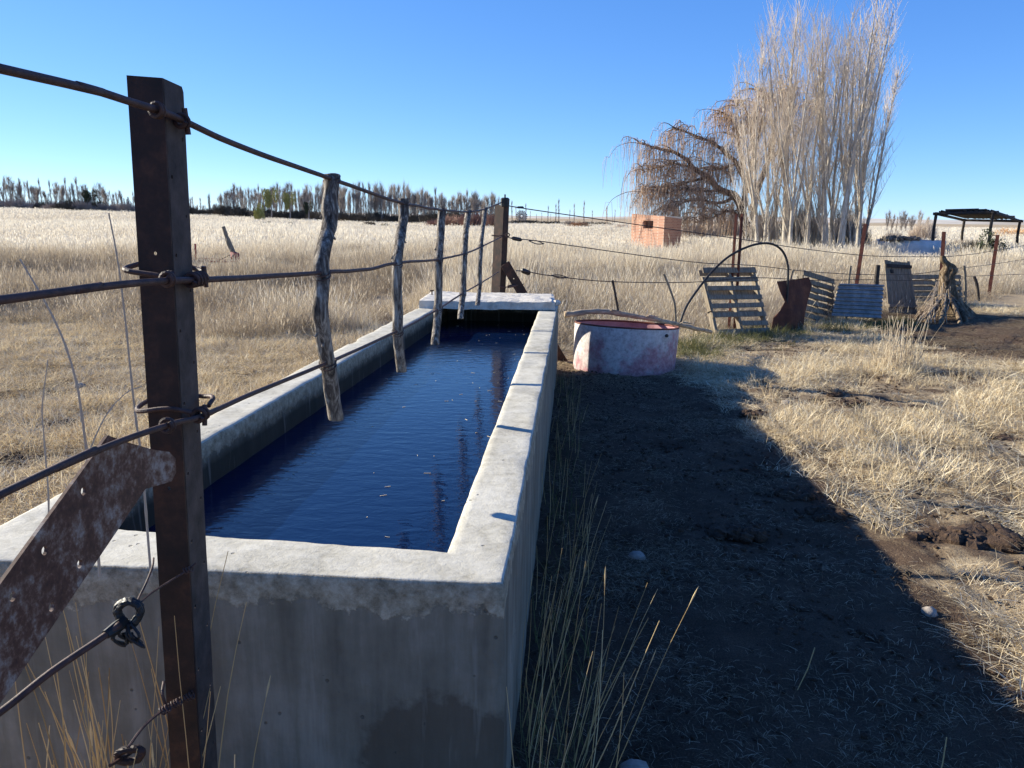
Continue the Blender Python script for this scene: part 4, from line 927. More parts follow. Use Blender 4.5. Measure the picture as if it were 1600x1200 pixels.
for rank, i in enumerate(order):
    bx_, tx, ty, k = poplars[i]; Y = random.uniform(39, 45); b_ = A(bx_, 390, Y); b_.z = gz(b_.x, b_.y); t_ = A(tx, ty, Y); h = t_.z - b_.z
    lean = (math.atan2(t_.x - b_.x, h), random.uniform(-.03, .03))
    lab = f"{desc[k]}, {rank + 1}th trunk from the left edge of the right grove" if 2 <= rank < 24 else f"{desc[k]} at the {'left' if rank < 2 else 'right'} edge of the grove, " + ('outermost' if rank in (0, 25) else 'just inside the outermost')
    plant_tree(pp_[k], 'poplar_tree', b_, h, lean, random.uniform(0, 6), lab, 'tree', 'bare poplars of the right grove')
# bare willow: limbs arching to the left with hanging twigs
random.seed(4)
YW = 46.5
wl_root = empty('willow_tree', (A(1168, 390, YW).x, YW, gz(A(1168, 390, YW).x, YW)), 'bare weeping willow arching left of the poplars with drooping brown twigs', 'tree')
limbs = [([(1172, 400), (1160, 335), (1150, 308), (1125, 296), (1105, 278), (1085, 262), (1068, 246), (1040, 234), (1012, 226), (998, 224)], .30, .04),
         ([(1160, 335), (1164, 290), (1150, 254), (1132, 238), (1112, 222), (1090, 214), (1062, 203), (1050, 199)], .20, .03),
         ([(1150, 308), (1118, 318), (1090, 312), (1062, 318), (1035, 330)], .12, .02), ([(1105, 278), (1082, 284), (1052, 292), (1020, 296), (998, 300)], .10, .02),
         ([(1125, 296), (1098, 298), (1068, 296), (1040, 302)], .10, .02), ([(1085, 262), (1058, 256), (1028, 262), (1004, 272)], .08, .02), ([(1150, 254), (1128, 262), (1105, 268)], .08, .02),
         ([(1166, 300), (1176, 240), (1170, 185), (1160, 158), (1148, 170)], .18, .02), ([(1172, 330), (1200, 250), (1215, 180), (1232, 140), (1250, 138)], .2, .03), ([(1176, 240), (1190, 190), (1196, 150), (1180, 138)], .12, .02),
         ([(1200, 250), (1245, 210), (1275, 165), (1290, 150)], .12, .02), ([(1160, 270), (1152, 210), (1140, 185), (1130, 178)], .1, .02), ([(1172, 350), (1140, 330), (1110, 340), (1085, 350)], .1, .02)]
TB = MB(); CB = MB()
for li, (px, r0, r1) in enumerate(limbs):
    dY = random.uniform(-1.2, 1.5) if li > 1 else 0
    pts = smooth_path([A(x, y, YW + dY * i / len(px)) for i, (x, y) in enumerate(px)], 6); n = len(pts)
    pts = [p + mnoise.noise_vector(p * 1.2) * .12 for p in pts]
    TB.tube(pts, [r0 + (r1 - r0) * (i / (n - 1)) ** .7 for i in range(n)], 7)
    for b_ in range(46 if r0 >= .2 else 30):
        i = random.randint(int(n * .25), n - 2); p = pts[i]; a = random.uniform(0, 6.28); d = Vector((math.cos(a) * .8 - .35, math.sin(a) * .8, random.uniform(-.1, .6)))
        l = random.uniform(.5, 1.6); q = smooth_path([p, p + d * l * .5, p + d * l + Vector((0, 0, -.25 * l)), p + d * l * 1.25 + Vector((0, 0, -.7 * l))], 3); TB.tube(q, [.03 * (1 - .08 * k) for k in range(len(q))], 4, False)
        for tnum in range(13):
            s_ = random.choice(q[2:]); a = random.uniform(0, 6.28); o1 = Vector((math.cos(a) * .22, math.sin(a) * .22, .05)); dl_ = random.uniform(.6, 2.3) if li in (0, 1, 3, 5) else random.uniform(.4, 1.5)
            CB.tube([s_, s_ + o1, s_ + o1 * 1.7 + Vector((0, 0, -dl_ * .5)), s_ + o1 * 1.6 + Vector((random.uniform(-.1, .1), 0, -dl_))], [.010, .009, .008, .004], 3, False)
B(TB, 'trunk', M['willow'], wl_root); B(CB, 'crown', M['wtwig'], wl_root)

# --- generic bush of fine twigs, round outline
def twigbush(seed, n=700, r=1.0, h=1.0, tr_=.012, mat_=None, up_=1.0):
    R = random.Random(seed); C_ = MB()
    for i in range(n):
        a = R.uniform(0, 6.28); rr = r * math.sqrt(R.random()) * .35; b0 = Vector((math.cos(a) * rr, math.sin(a) * rr, -.05)); s_ = R.uniform(.1, .95); d = Vector((math.cos(a) * s_ * r, math.sin(a) * s_ * r, h * math.sqrt(max(.05, 1 - s_ * s_ * .85)) * R.uniform(.55, 1)))
        m_ = b0 + d * .5 + Vector((R.uniform(-.1, .1), R.uniform(-.1, .1), .06 * h)) * r; C_.tube([b0, m_, b0 + d], [tr_, tr_ * .8, tr_ * .3], 3, False)
        for q in range(3):
            l = .22 * h; s3 = b0.lerp(b0 + d, R.uniform(.4, .95)); C_.tube([s3, s3 + Vector((R.uniform(-.6, .6), R.uniform(-.6, .6), R.uniform(.3, 1))) * l], [tr_ * .6, tr_ * .2], 3, False)
    return C_
def leafbush(seed, n=2600, sz=.05, lobes=7):
    R = random.Random(seed); C_ = MB(); cs = [(Vector((R.uniform(-.6, .6), R.uniform(-.6, .6), R.uniform(.25, .8))), R.uniform(.22, .42)) for _ in range(lobes)]
    for i in range(n):
        c, r_ = R.choice(cs); d = Vector((R.gauss(0, 1), R.gauss(0, 1), R.gauss(0, 1))).normalized() * r_ * R.uniform(.6, 1.08); p = c + d
        if p.z < 0: p.z = R.uniform(0, .2)
        u = Vector((R.gauss(0, 1), R.gauss(0, 1), R.gauss(0, 1))).normalized(); v_ = u.orthogonal().normalized(); s_ = sz * R.uniform(.6, 1.4); C_.add([p - u * s_, p + v_ * s_ * .5, p + u * s_, p - v_ * s_ * .5], [(0, 1, 2, 3)])
    return C_
def mesh_of(b_, n_, m_):
    me = bpy.data.meshes.new(n_); me.from_pydata(b_.v, [], b_.f); me.materials.append(m_)
    at = me.attributes.new("bv", 'FLOAT', 'POINT'); at.data.foreach_set('value', b_.c); me.update(); return me
BUSH = {k: [mesh_of(twigbush(50 + i, 420, tr_=.016), 'bush', M[k]) for i in range(2)] for k in ('redtwig', 'orangetwig', 'fartwig', 'twig', 'scrub')}
LEAF = {k: [mesh_of(leafbush(80 + i), 'bush', M[k]) for i in range(2)] for k in ('leafyel', 'leafdark', 'scrub')}
def bush(px, yb, Y, wpx, hpx, kind, label, cat='bush', group=None, leaf=False, name='bush'):
    c = A(px, yb, Y); g = gz(c.x, c.y); sc = wpx / FPX * Y / 2; hh = hpx / FPX * Y
    o_ = bpy.data.objects.new(name, random.choice((LEAF if leaf else BUSH)[kind])); COL.objects.link(o_); o_.location = (c.x, c.y, g); o_.scale = (sc, sc, hh); o_.rotation_euler = (0, 0, random.uniform(0, 6)); return tag(o_, label, cat, group)
random.seed(9)
# far tree rows
far = [Proto(*treemesh_poplar(300 + i, 9, 44, 6, tw_r=.022, fork=[1, 2, 0, 3][i], tr=.10, spread=[.8, 1.1, .6, 1.2][i], tl=1.9, b0=.03), M['fartrunk'], M['fartwig'], 9) for i in range(4)]
def prof(x, P_):
    for (a, ya), (b_, yb) in zip(P_, P_[1:]):
        if a <= x <= b_: return ya + (yb - ya) * (x - a) / (b_ - a)
    return P_[-1][1]
topL = [(-60, 290), (0, 285), (15, 276), (30, 288), (80, 290), (118, 286), (150, 292), (200, 300), (230, 300), (300, 308), (340, 308), (365, 292), (400, 298), (440, 294), (500, 294), (560, 296), (620, 292), (680, 300), (740, 304), (790, 312)]
far_px = []
x = -40.0
while x < 790:
    if not (215 < x < 285): far_px.append(x)
    x += random.uniform(2.6, 4.8) if x > 350 else random.uniform(4, 8)
for i, px in enumerate(far_px):
    Y = random.uniform(165, 195); yt = prof(px, topL) + random.uniform(-5, 14); c = A(px, 330, Y); g = gz(c.x, c.y); h = A(px, yt, Y).z - g
    side = 'on the horizon left of the near post' if px < 215 else ('on the horizon between the near post and first stick' if px < 500 else ('on the horizon between the first and second sticks' if px < 625 else 'on the horizon behind the thin sticks near the far post'))
    plant_tree(random.choice(far), 'bare_tree', Vector((c.x, c.y, g)), h, (random.uniform(-.04, .04), 0), random.uniform(0, 6), f'distant bare grey tree {side}', 'tree', 'distant bare trees ' + side, random.uniform(.9, 1.5))
for i, (px, yt) in enumerate(((800, 318), (806, 325), (811, 330), (821, 322), (828, 332), (856, 325), (860, 336), (868, 322), (873, 316), (890, 330), (897, 322), (912, 318), (925, 331), (948, 326), (960, 330), (838, 336), (846, 334))):
    Y = random.uniform(200, 235); c = A(px, 350, Y); g = gz(c.x, c.y); h = A(px, yt, Y).z - g
    plant_tree(far[2], 'bare_tree', Vector((c.x, c.y, g)), h, (0, 0), random.uniform(0, 6), 'thin solitary bare tree far off between the far post and the brick hut', 'tree', 'thin bare trees between post and hut', 1.0)
for i, px in enumerate(list(range(1040, 1160, 9)) + [1385, 1392, 1400, 1408, 1416, 1424, 1436, 1448]):
    Y = random.uniform(95, 120); yt = random.uniform(318, 338) + (8 if px > 1390 else 0); c = A(px, 355, Y); g = gz(c.x, c.y); h = A(px, yt, Y).z - g
    sd = 'behind the willow' if px < 1200 else 'right of the poplar grove'
    plant_tree(random.choice(far), 'bare_tree', Vector((c.x, c.y, g)), h, (random.uniform(-.05, .05), 0), random.uniform(0, 6), f'low bare brownish tree {sd}', 'tree', 'low bare trees ' + sd, 1.6)
# undergrowth at the foot of the rows
x = -40
for i in range(64):
    px = -40 + i * 13 + random.uniform(-4, 4)
    Y = random.uniform(155, 168); yb = 330
    bush(px, yb, Y, random.uniform(26, 44), random.uniform(12, 24), 'scrub' if px > 280 else random.choice(['scrub', 'fartwig']), 'low dark scrub at the foot of the distant tree row', group='scrub at the foot of the tree row', leaf=False)
bush(405, 338, 120, 26, 26, 'leafyel', 'round yellow green evergreen bush before the far tree row', leaf=True); 
def leaftree(px, yt, yb, Y, wpx, kind, label):
    c = A(px, yb, Y); g = gz(c.x, c.y); rt = empty('leafy_tree', (c.x, c.y, g), label, 'tree'); s_ = wpx / FPX * Y; zt_ = A(px, yt, Y).z - g
    m_ = MB(); m_.tube([Vector((0, 0, -.2)), Vector((.1, 0, zt_ * .4)), Vector((0, 0, zt_ * .8))], [.16, .12, .05], 6); m_.build('trunk', M['fartrunk'], rt)
    o_ = bpy.data.objects.new('crown', LEAF[kind][0]); COL.objects.link(o_); o_.parent = rt; o_.scale = (s_ * .5, s_ * .5, zt_ * .62); o_.location = (0, 0, zt_ * .35)
leaftree(424, 296, 335, 150, 26, 'leafyel', 'taller yellow green leafy tree in the bare row left of the first stick')
leaftree(453, 302, 335, 150, 22, 'leafyel', 'narrow yellow green leafy tree right of the taller leafy one')
leaftree(482, 316, 338, 150, 16, 'leafdark', 'small dark green tree in the far row left of the first stick')
leaftree(142, 298, 328, 160, 22, 'leafdark', 'dark evergreen tree in the far row left of the near post')
bush(704, 342, 115, 46, 25, 'redtwig', 'reddish leafless bush between the third and fourth sticks'); bush(738, 344, 112, 44, 30, 'redtwig', 'tall reddish leafless bush between the fourth and fifth sticks'); bush(770, 344, 110, 34, 28, 'redtwig', 'reddish brown bush just behind the far post')
bush(680, 342, 118, 30, 16, 'redtwig', 'small reddish bush left of the third stick')
bush(905, 352, 130, 34, 13, 'orangetwig', 'round orange bush left of the brick hut'); bush(972, 352, 120, 26, 12, 'twig', 'pale bush close to the left side of the brick hut')
bush(890, 352, 150, 20, 12, 'fartwig', 'dark bush left of the orange bush'); bush(860, 353, 180, 60, 8, 'scrub', 'low dark scrub on the horizon right of the far post'); bush(820, 353, 180, 60, 9, 'scrub', 'low dark scrub directly right of the far post top'); bush(930, 353, 180, 60, 8, 'scrub', 'low scrub behind the orange bush')
for i, (px, wp, hp) in enumerate(((575, 34, 9), (602, 34, 7), (622, 20, 6), (545, 18, 5), (452, 22, 6), (415, 18, 6), (648, 30, 5))):
    bush(px, 352 if i != 4 else 345, 105, wp, hp, 'leafdark' if i % 2 else 'scrub', ['widest low dark bush in the field right of the first stick', 'second dark low bush beside the widest one', 'small dark bush left of the second stick', 'tiny dark bush at the edge of the first stick', 'low dark bush left of the first stick', 'low dark bush under the yellow green evergreen', 'flat dark bush right of the second stick'][i], group='low dark bushes in the pale field', leaf=True)
for i, (px, wp, hp) in enumerate(((1082, 40, 34), (1110, 44, 38), (1138, 40, 44), (1060, 30, 26))):
    bush(px, 372, 60, wp, hp, ['fartwig', 'twig'][i % 2], ['brownish thicket right of the brick hut', 'dense thicket under the middle of the willow', 'tallest thicket against the willow trunk', 'small thicket touching the brick hut'][i], group='thickets under the willow')
for i, (px, wp, hp) in enumerate(((1195, 40, 75), (1240, 44, 85), (1270, 40, 70), (1318, 44, 80), (1340, 34, 60), (1395, 30, 26), (1440, 40, 45))):
    bush(px, 386, 44 if i < 5 else 55, wp, hp, ('fartwig' if i % 2 else 'twig') if i != 4 else 'redtwig', ['twiggy shoots at the left poplar trunks', 'twiggy shoots between the left and middle poplars', 'twiggy shoots at the middle poplars', 'twiggy shoots at the right poplars', 'reddish shoots at the rightmost poplar foot', 'pale twiggy bush right of the poplars', 'tall pale bush left of the open shelter'][i], group='pale twiggy bushes round the grove')
bush(1545, 400, 34, 54, 46, 'leafdark', 'dark green bush under the open shelter', leaf=True); bush(1518, 398, 36, 34, 38, 'scrub', 'grey bush beside the dark green one under the shelter')
bush(1585, 372, 70, 70, 26, 'orangetwig', 'orange bush behind the right end of the open shelter'); bush(1500, 385, 45, 40, 24, 'fartwig', 'brown dense bush right of the round reservoir'); bush(1265, 388, 40, 12, 8, 'leafdark', 'small green bush at the poplar trunks', leaf=True)

# ================================================================== GRASS (instanced clumps, one object of stuff each)
def blade(C_, R, p, h, w, lean, az, curl, c, seg=4):
    d = Vector((math.cos(az), math.sin(az), 0)); side = Vector((-d.y, d.x, 0)); tw = R.uniform(-1, 1); side = (side + d * tw).normalized(); pts = []
    for i in range(seg + 1):
        s_ = i / seg; pts.append(p + d * (lean * s_ + curl * s_ * s_) * h + Vector((0, 0, h * (s_ - .18 * curl * s_ * s_))))
    C_.ribbon(pts, [w * (1 - .75 * (i / seg) ** 1.5) for i in range(seg + 1)], side, c); return pts[-1], d
def clump(seed, n, rad, hmin, hmax, w, seeds=.3, seedw=.012, lay=0):
    R = random.Random(seed); C_ = MB()
    for i in range(n):
        a = R.uniform(0, 6.28); rr = rad * math.sqrt(R.random()); p = Vector((math.cos(a) * rr, math.sin(a) * rr, -.03)); h = R.uniform(hmin, hmax) * (1.05 - .35 * rr / rad); az = R.uniform(0, 6.28); c = min(1, max(0, R.gauss(.5, .2)))
        ln = abs(R.gauss(0, .16)) if R.random() > lay else R.uniform(.5, 1.3)
        tip, d = blade(C_, R, p, h, w * R.uniform(.7, 1.3), ln, az, R.uniform(0, .45), c)
        if R.random() < seeds:
            L = R.uniform(.06, .14) * h / .6; sd_ = Vector((-d.y, d.x, 0)).normalized(); C_.ribbon([tip - Vector((0, 0, .03)), tip + Vector((0, 0, L * .4)) + d * L * .2, tip + Vector((0, 0, L)) + d * L * .4], [seedw * .3, seedw, seedw * .2], sd_, min(1, c + .3))
    return C_
def mat_patch(seed, n, size, lmin, lmax, w, up_=.25):
    R = random.Random(seed); C_ = MB()
    for i in range(n):
        p = Vector((R.uniform(-size, size) / 2, R.uniform(-size, size) / 2, R.uniform(0, .012))); a = R.gauss(0, 1.1); l = R.uniform(lmin, lmax); el = abs(R.gauss(0, up_)); d = Vector((math.cos(a) * math.cos(el), math.sin(a) * math.cos(el), math.sin(el))); side = Vector((-math.sin(a), math.cos(a), R.uniform(-.5, .5))).normalized()
        bend = Vector((R.uniform(-.07, .07), R.uniform(-.07, .07), -.05 * (el > .2))) * l
        C_.ribbon([p, p + d * l * .5 + Vector((0, 0, .004)), p + d * l + bend], [w, w * R.uniform(.8, 1.2), w * .4], side, min(1, max(0, R.gauss(.5, .24))))
    return C_
def scatter(name, protos, X, Y, S, V, label, rotz=None, tilt=None, sz=None):
    """one object; geometry nodes place a clump mesh at every point"""
    n = len(X); me = bpy.data.meshes.new(name); Z = ghf(X, Y); me.vertices.add(n); me.vertices.foreach_set('co', np.stack([X, Y, Z], -1).ravel())
    a = me.attributes.new('sc', 'FLOAT_VECTOR', 'POINT'); szv = S if sz is None else sz; a.data.foreach_set('vector', np.stack([S, S, szv], -1).ravel().astype(np.float32))
    a = me.attributes.new('rot', 'FLOAT_VECTOR', 'POINT'); rz = rng.uniform(0, 6.283, n) if rotz is None else rotz
    tl = np.zeros((n, 2)) if tilt is None else rng.normal(0, tilt, (n, 2)); a.data.foreach_set('vector', np.stack([tl[:, 0], tl[:, 1], rz], -1).ravel().astype(np.float32))
    a = me.attributes.new('var', 'INT', 'POINT'); a.data.foreach_set('value', V.astype(np.int32))
    o_ = bpy.data.objects.new(name, me); COL.objects.link(o_)
    ng = bpy.data.node_groups.new(name, 'GeometryNodeTree'); ng.interface.new_socket('Geometry', in_out='INPUT', socket_type='NodeSocketGeometry'); ng.interface.new_socket('Geometry', in_out='OUTPUT', socket_type='NodeSocketGeometry')
    N = ng.nodes; Lk = ng.links; gi = N.new('NodeGroupInput'); go = N.new('NodeGroupOutput'); jn = N.new('GeometryNodeJoinGeometry')
    def attr(nm, ty):
        q = N.new('GeometryNodeInputNamedAttribute'); q.data_type = ty; q.inputs['Name'].default_value = nm; return q.outputs['Attribute']
    sc_, ro_, va_ = attr('sc', 'FLOAT_VECTOR'), attr('rot', 'FLOAT_VECTOR'), attr('var', 'INT')
    for k, pm in enumerate(protos):
        po = bpy.data.objects.new(name + '_source', pm); oi = N.new('GeometryNodeObjectInfo'); oi.inputs['Object'].default_value = po
        cmp_ = N.new('FunctionNodeCompare'); cmp_.data_type = 'INT'; cmp_.operation = 'EQUAL'; ii = [s_ for s_ in cmp_.inputs if s_.type == 'INT']; Lk.new(va_, ii[0]); ii[1].default_value = k
        ip = N.new('GeometryNodeInstanceOnPoints'); Lk.new(gi.outputs[0], ip.inputs['Points']); Lk.new(cmp_.outputs[0], ip.inputs['Selection']); Lk.new(oi.outputs['Geometry'], ip.inputs['Instance']); Lk.new(sc_, ip.inputs['Scale'])
        e2 = N.new('FunctionNodeEulerToRotation'); Lk.new(ro_, e2.inputs[0]); Lk.new(e2.outputs[0], ip.inputs['Rotation']); Lk.new(ip.outputs[0], jn.inputs[0])
    Lk.new(jn.outputs[0], go.inputs[0]); md = o_.modifiers.new('scatter', 'NODES'); md.node_group = ng
    tag(o_, label, 'grass', None, 'stuff'); return o_
def wedge(n, r0, r1, a0, a1, pw=1.0):
    r = np.sqrt(rng.uniform(r0 * r0, r1 * r1, n)); a = np.radians(rng.uniform(a0, a1, n)); return r * np.sin(a), r * np.cos(a)
TCL = [mesh_of(clump(500 + i, 105, .28, .35, .85, .0036, .14, .008), 'clump', M['grass']) for i in range(4)] + [mesh_of(clump(520 + i, 60, .34, .2, .55, .0045, .15, .01, .35), 'clump', M['grass']) for i in range(2)]
BCL = [mesh_of(clump(530 + i, 90, .30, .25, .7, .0045, .15, .011, .15), 'clump', M['brownish']) for i in range(2)]
FCL = [mesh_of(clump(540 + i, 110, .9, .4, .85, .012, .5, .03), 'clump', M['seed']) for i in range(3)]
VCL = [mesh_of(clump(560 + i, 120, 2.4, .4, .8, .04, .5, .07), 'clump', M['seed']) for i in range(2)]
# boundary of the tall grass: side fence on the right, irregular edge on the left
def edge_y(x):
    xr = np.interp(x, [-40, -14, -8, -5, -3, -1.4, -.2, .6, 2.2, 3.6, 6.4, 8.6, 11.6, 16, 40], [14, 12.2, 12.4, 12.8, 11.8, 10.3, 9.5, 9.7, 10.9, 12.3, 14.3, 15.6, 19, 23, 40]); return xr
def tallmask(x, y): return y - edge_y(x)
X, Y = wedge(26000, 7, 34, -52, 52); d = tallmask(X, Y) + fbm(X * .55, Y * .55, 3) * np.where(X < -1, 3.2, .6); nn2 = fbm(X * .35 + 5, Y * .35, 3)
dn = (d > 0) & (rng.random(len(X)) < np.clip(.62 + nn2 * 1.5, .04, 1)); X, Y, d, nn2 = X[dn], Y[dn], d[dn], nn2[dn]
ex_ = ((np.hypot(X - TC.x, Y - TC.y) > .8) & ~((Y > 38) & (np.abs(X - cR.x) < 1.7)))
X, Y, d, nn2 = X[ex_], Y[ex_], d[ex_], nn2[ex_]
S = (.55 + .45 * sstep(0, 3, d)) * rng.uniform(.75, 1.15, len(X)) * (1 + nn2 * .5)
S *= (1 + .55 * fbm(X * 1.4 + 3, Y * 1.4, 2)) * .97
bxp = 800 + FPX * X / np.maximum(Y, 1); low = ((bxp > 262) & (bxp < 385) & (Y > 19) & (Y < 27)) | ((bxp > 1372) & (bxp < 1480) & (Y > 26)) | ((bxp > 982) & (bxp < 1072) & (Y > 26)); S = np.where(low, S * .55, S)
V = rng.integers(0, 4, len(X)); V[(d < 1.0) & (rng.random(len(X)) < .5)] = 4; V[nn2 < -.25] = 5
br2 = fbm(X * .22 + 40, Y * .22, 3) + rng.normal(0, .1, len(X)); V = np.where(br2 > np.where(X < -2, -.04, .16), 6 + rng.integers(0, 2, len(X)), V); S = S * np.where(br2 > .3, .75, 1)
scatter('tall_grass', TCL + BCL, X, Y, np.ones(len(X)) * 1.15, V, 'pale dry knee high grass filling the field beyond the fences', tilt=.06, sz=S)
X, Y = wedge(15000, 33, 95, -52, 50); kk = ~((np.abs(X - A(1030, 388, 44).x) < 1.4) & (np.abs(Y - 45) < 2.0)) & (np.hypot(X - cR.x, Y - cR.y) > 1.7) & (rng.random(len(X)) < .75 + fbm(X * .08, Y * .08)); X, Y = X[kk], Y[kk]
S = rng.uniform(.75, 1.1, len(X)) * (1 + .5 * fbm(X * .1, Y * .1)); bxp = 800 + FPX * X / Y; S = np.where((bxp > 1372) & (bxp < 1480) & (Y < 40) | (bxp > 982) & (bxp < 1072) & (Y < 45), S * .5, S); scatter('field_grass', FCL, X, Y, np.ones(len(X)), rng.integers(0, 3, len(X)), 'pale silvery dry grass of the open field further back', tilt=.05, sz=S)
X, Y = wedge(9000, 90, 260, -50, 48); S = rng.uniform(.6, 1.0, len(X)); scatter('far_grass', VCL, X, Y, np.ones(len(X)), rng.integers(0, 2, len(X)), 'far pale grass reaching to the distant trees', sz=S)
DU = [(1530, 845, .34, .05, 'largest dark dung heap in the sunny straw at right'), (1460, 838, .22, .04, 'dark brown dung heap left of the largest one'), (1440, 638, .22, .035, 'dark dung patch in the sun below the grass tussock'), (1335, 633, .2, .03, 'low brown dung patch between slab shadow and tussock'), (1305, 618, .12, .035, 'small dark dung lump left of the low brown patch'), (1412, 668, .07, .025, 'tiny dark dung lump in the middle of the sunny yard'),
      (1180, 652, .2, .035, 'brown dung heap at the corner of the slab shadow'), (1295, 800, .18, .04, 'dung heap on the edge of the long trough shadow'), (1565, 682, .26, .03, 'flat brown dung patch at the right picture edge'), (1150, 830, .25, .04, 'dark dung heap inside the trough shadow'), (1250, 775, .2, .045, 'dark dung lump in shadow near its slanting edge'), (1500, 588, .2, .03, 'dark dung patch right of the grass tussock'), (1455, 702, .05, .02, 'small dark lump under the tussock in the yard'),
      (100, 660, .2, .035, 'dark dung patch on the straw left of the near post'), (320, 552, .18, .04, 'dark dung heap right of the near post'), (375, 600, .16, .03, 'brown dung heap between near post and first stick'), (30, 715, .25, .03, 'dark patch of dung at the left picture edge')]
DUP = [(a_[0], a_[1], a_[2]) for a_ in DU]
# trampled straw: left yard, right yard, thinner and shade-darkened on trodden soil in the trough shadow
MP = [mesh_of(mat_patch(600 + i, 230, .42, .03, .14, .0026, .42), 'patch', M['straw']) for i in range(4)] + [mesh_of(mat_patch(610 + i, 150, .36, .05, .2, .003, .6), 'patch', M['straw']) for i in range(2)] + [mesh_of(mat_patch(620, 170, .44, .012, .06, .0013, .06), 'patch', M['dirty_shade'])] + [mesh_of(mat_patch(630, 230, .42, .02, .12, .0024, .16), 'patch', M['straw'])]
X, Y = wedge(24000, .9, 19, -58, 58); d = -tallmask(X, Y); so_ = soil_shade_mask(X, Y); nn2 = fbm(X * 1.1, Y * 1.1, 4)
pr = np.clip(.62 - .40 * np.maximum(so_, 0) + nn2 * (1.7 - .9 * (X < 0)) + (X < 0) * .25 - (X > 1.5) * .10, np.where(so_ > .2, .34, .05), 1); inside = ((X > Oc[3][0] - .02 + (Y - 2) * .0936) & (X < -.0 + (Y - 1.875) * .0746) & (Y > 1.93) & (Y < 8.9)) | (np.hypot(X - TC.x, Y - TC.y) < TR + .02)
DU0 = [G(a_[0], a_[1]) for a_ in DUP]; ondung = np.zeros(len(X), bool)
for q, a_ in zip(DU0, DUP): ondung |= np.hypot(X - q.x, Y - q.y) < a_[2] * .75 + .1
kk = ~ondung & (d > -1.2) & ~inside & (rng.random(len(X)) < pr); X, Y, so_, nn2 = X[kk], Y[kk], so_[kk], nn2[kk]
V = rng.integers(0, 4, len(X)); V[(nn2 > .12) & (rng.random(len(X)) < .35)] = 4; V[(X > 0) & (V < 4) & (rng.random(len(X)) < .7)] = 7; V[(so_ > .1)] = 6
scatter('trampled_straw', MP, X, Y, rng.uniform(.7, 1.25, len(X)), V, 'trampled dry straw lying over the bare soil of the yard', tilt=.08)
# short tufts in the yard
SH = [mesh_of(clump(640 + i, 46, .09, .08, .24, .0032, .0, .01, .4), 'tuft', M['straw']) for i in range(3)]
X, Y = wedge(2600, 2.0, 15, -55, 55); d = -tallmask(X, Y); nn2 = fbm(X * .7 + 30, Y * .7, 4); inside = ((X > Oc[3][0] - .04 + (Y - 2) * .0936) & (X < .03 + (Y - 1.875) * .0746) & (Y > 1.8) & (Y < 9)) | (np.hypot(X - TC.x, Y - TC.y) < TR + .06)
kk = (d > -.5) & ~inside & (rng.random(len(X)) < np.clip(.30 + nn2 * 1.6 + (X < -1.2) * .34 - (X > 2) * .12 - soil_shade_mask(X, Y) * 3.0, 0.0, 1)); X, Y = X[kk], Y[kk]
scatter('low_tufts', SH, X, Y, rng.uniform(.5, 1.25, len(X)), rng.integers(0, 3, len(X)), 'short dry grass tufts scattered over the trampled yard', tilt=.15)
def crumb(seed):
    R = random.Random(seed); m_ = MB()
    for i in range(9):
        c = Vector((R.uniform(-.15, .15), R.uniform(-.15, .15), 0)); s_ = R.uniform(.003, .014); vs = []
        for j in range(5):
            ph = math.pi * j / 4
            for a in range(6):
                th = math.pi * a / 3; q = Vector((math.sin(ph) * math.cos(th), math.sin(ph) * math.sin(th), math.cos(ph) * .6)); vs.append(c + q * s_ * R.uniform(.7, 1.3))
        m_.add(vs, [(j * 6 + a, j * 6 + (a + 1) % 6, (j + 1) * 6 + (a + 1) % 6, (j + 1) * 6 + a) for j in range(4) for a in range(6)])
    return m_
CR = [mesh_of(crumb(700 + i), 'crumb', M['dung']) for i in range(4)]
X, Y = wedge(9000, 1.0, 14, -50, 55); d = -tallmask(X, Y); inside = ((X > Oc[3][0] - .02 + (Y - 2) * .0936) & (X < -.0 + (Y - 1.875) * .0746) & (Y > 1.85) & (Y < 8.9)) | (np.hypot(X - TC.x, Y - TC.y) < TR + .02)
kk = (d > 0) & ~inside & (rng.random(len(X)) < np.clip(.34 + soil_shade_mask(X, Y) * 1.2 + .9 * fbm(X * 1.3 + 9, Y * 1.3), 0, 1)); X, Y = X[kk], Y[kk]
tag(scatter('soil_crumbs', CR, X, Y, rng.uniform(.5, 1.5, len(X)), rng.integers(0, 4, len(X)), 'loose dark soil and dung crumbs over the trodden ground'), None, 'soil crumbs')
# greenish weeds at the fence foot and tank foot
GW = [mesh_of(clump(660 + i, 60, .12, .05, .2, .005, 0, .01, .6), 'weed', M['green']) for i in range(2)]
t_ = rng.random(340); fx = np.interp(t_, [0, .35, .7, 1], [1.95, 3.0, 4.2, 6.6]); fy = np.interp(t_, [0, .35, .7, 1], [9.9, 11.2, 11.9, 13.6]); X = fx + rng.normal(0, .25, 340); Y = fy + rng.normal(0, .22, 340)
scatter('green_weeds', GW, X, Y, rng.uniform(.5, 1.3, 340), rng.integers(0, 2, 340), 'low greenish weeds growing at the foot of the pallets')

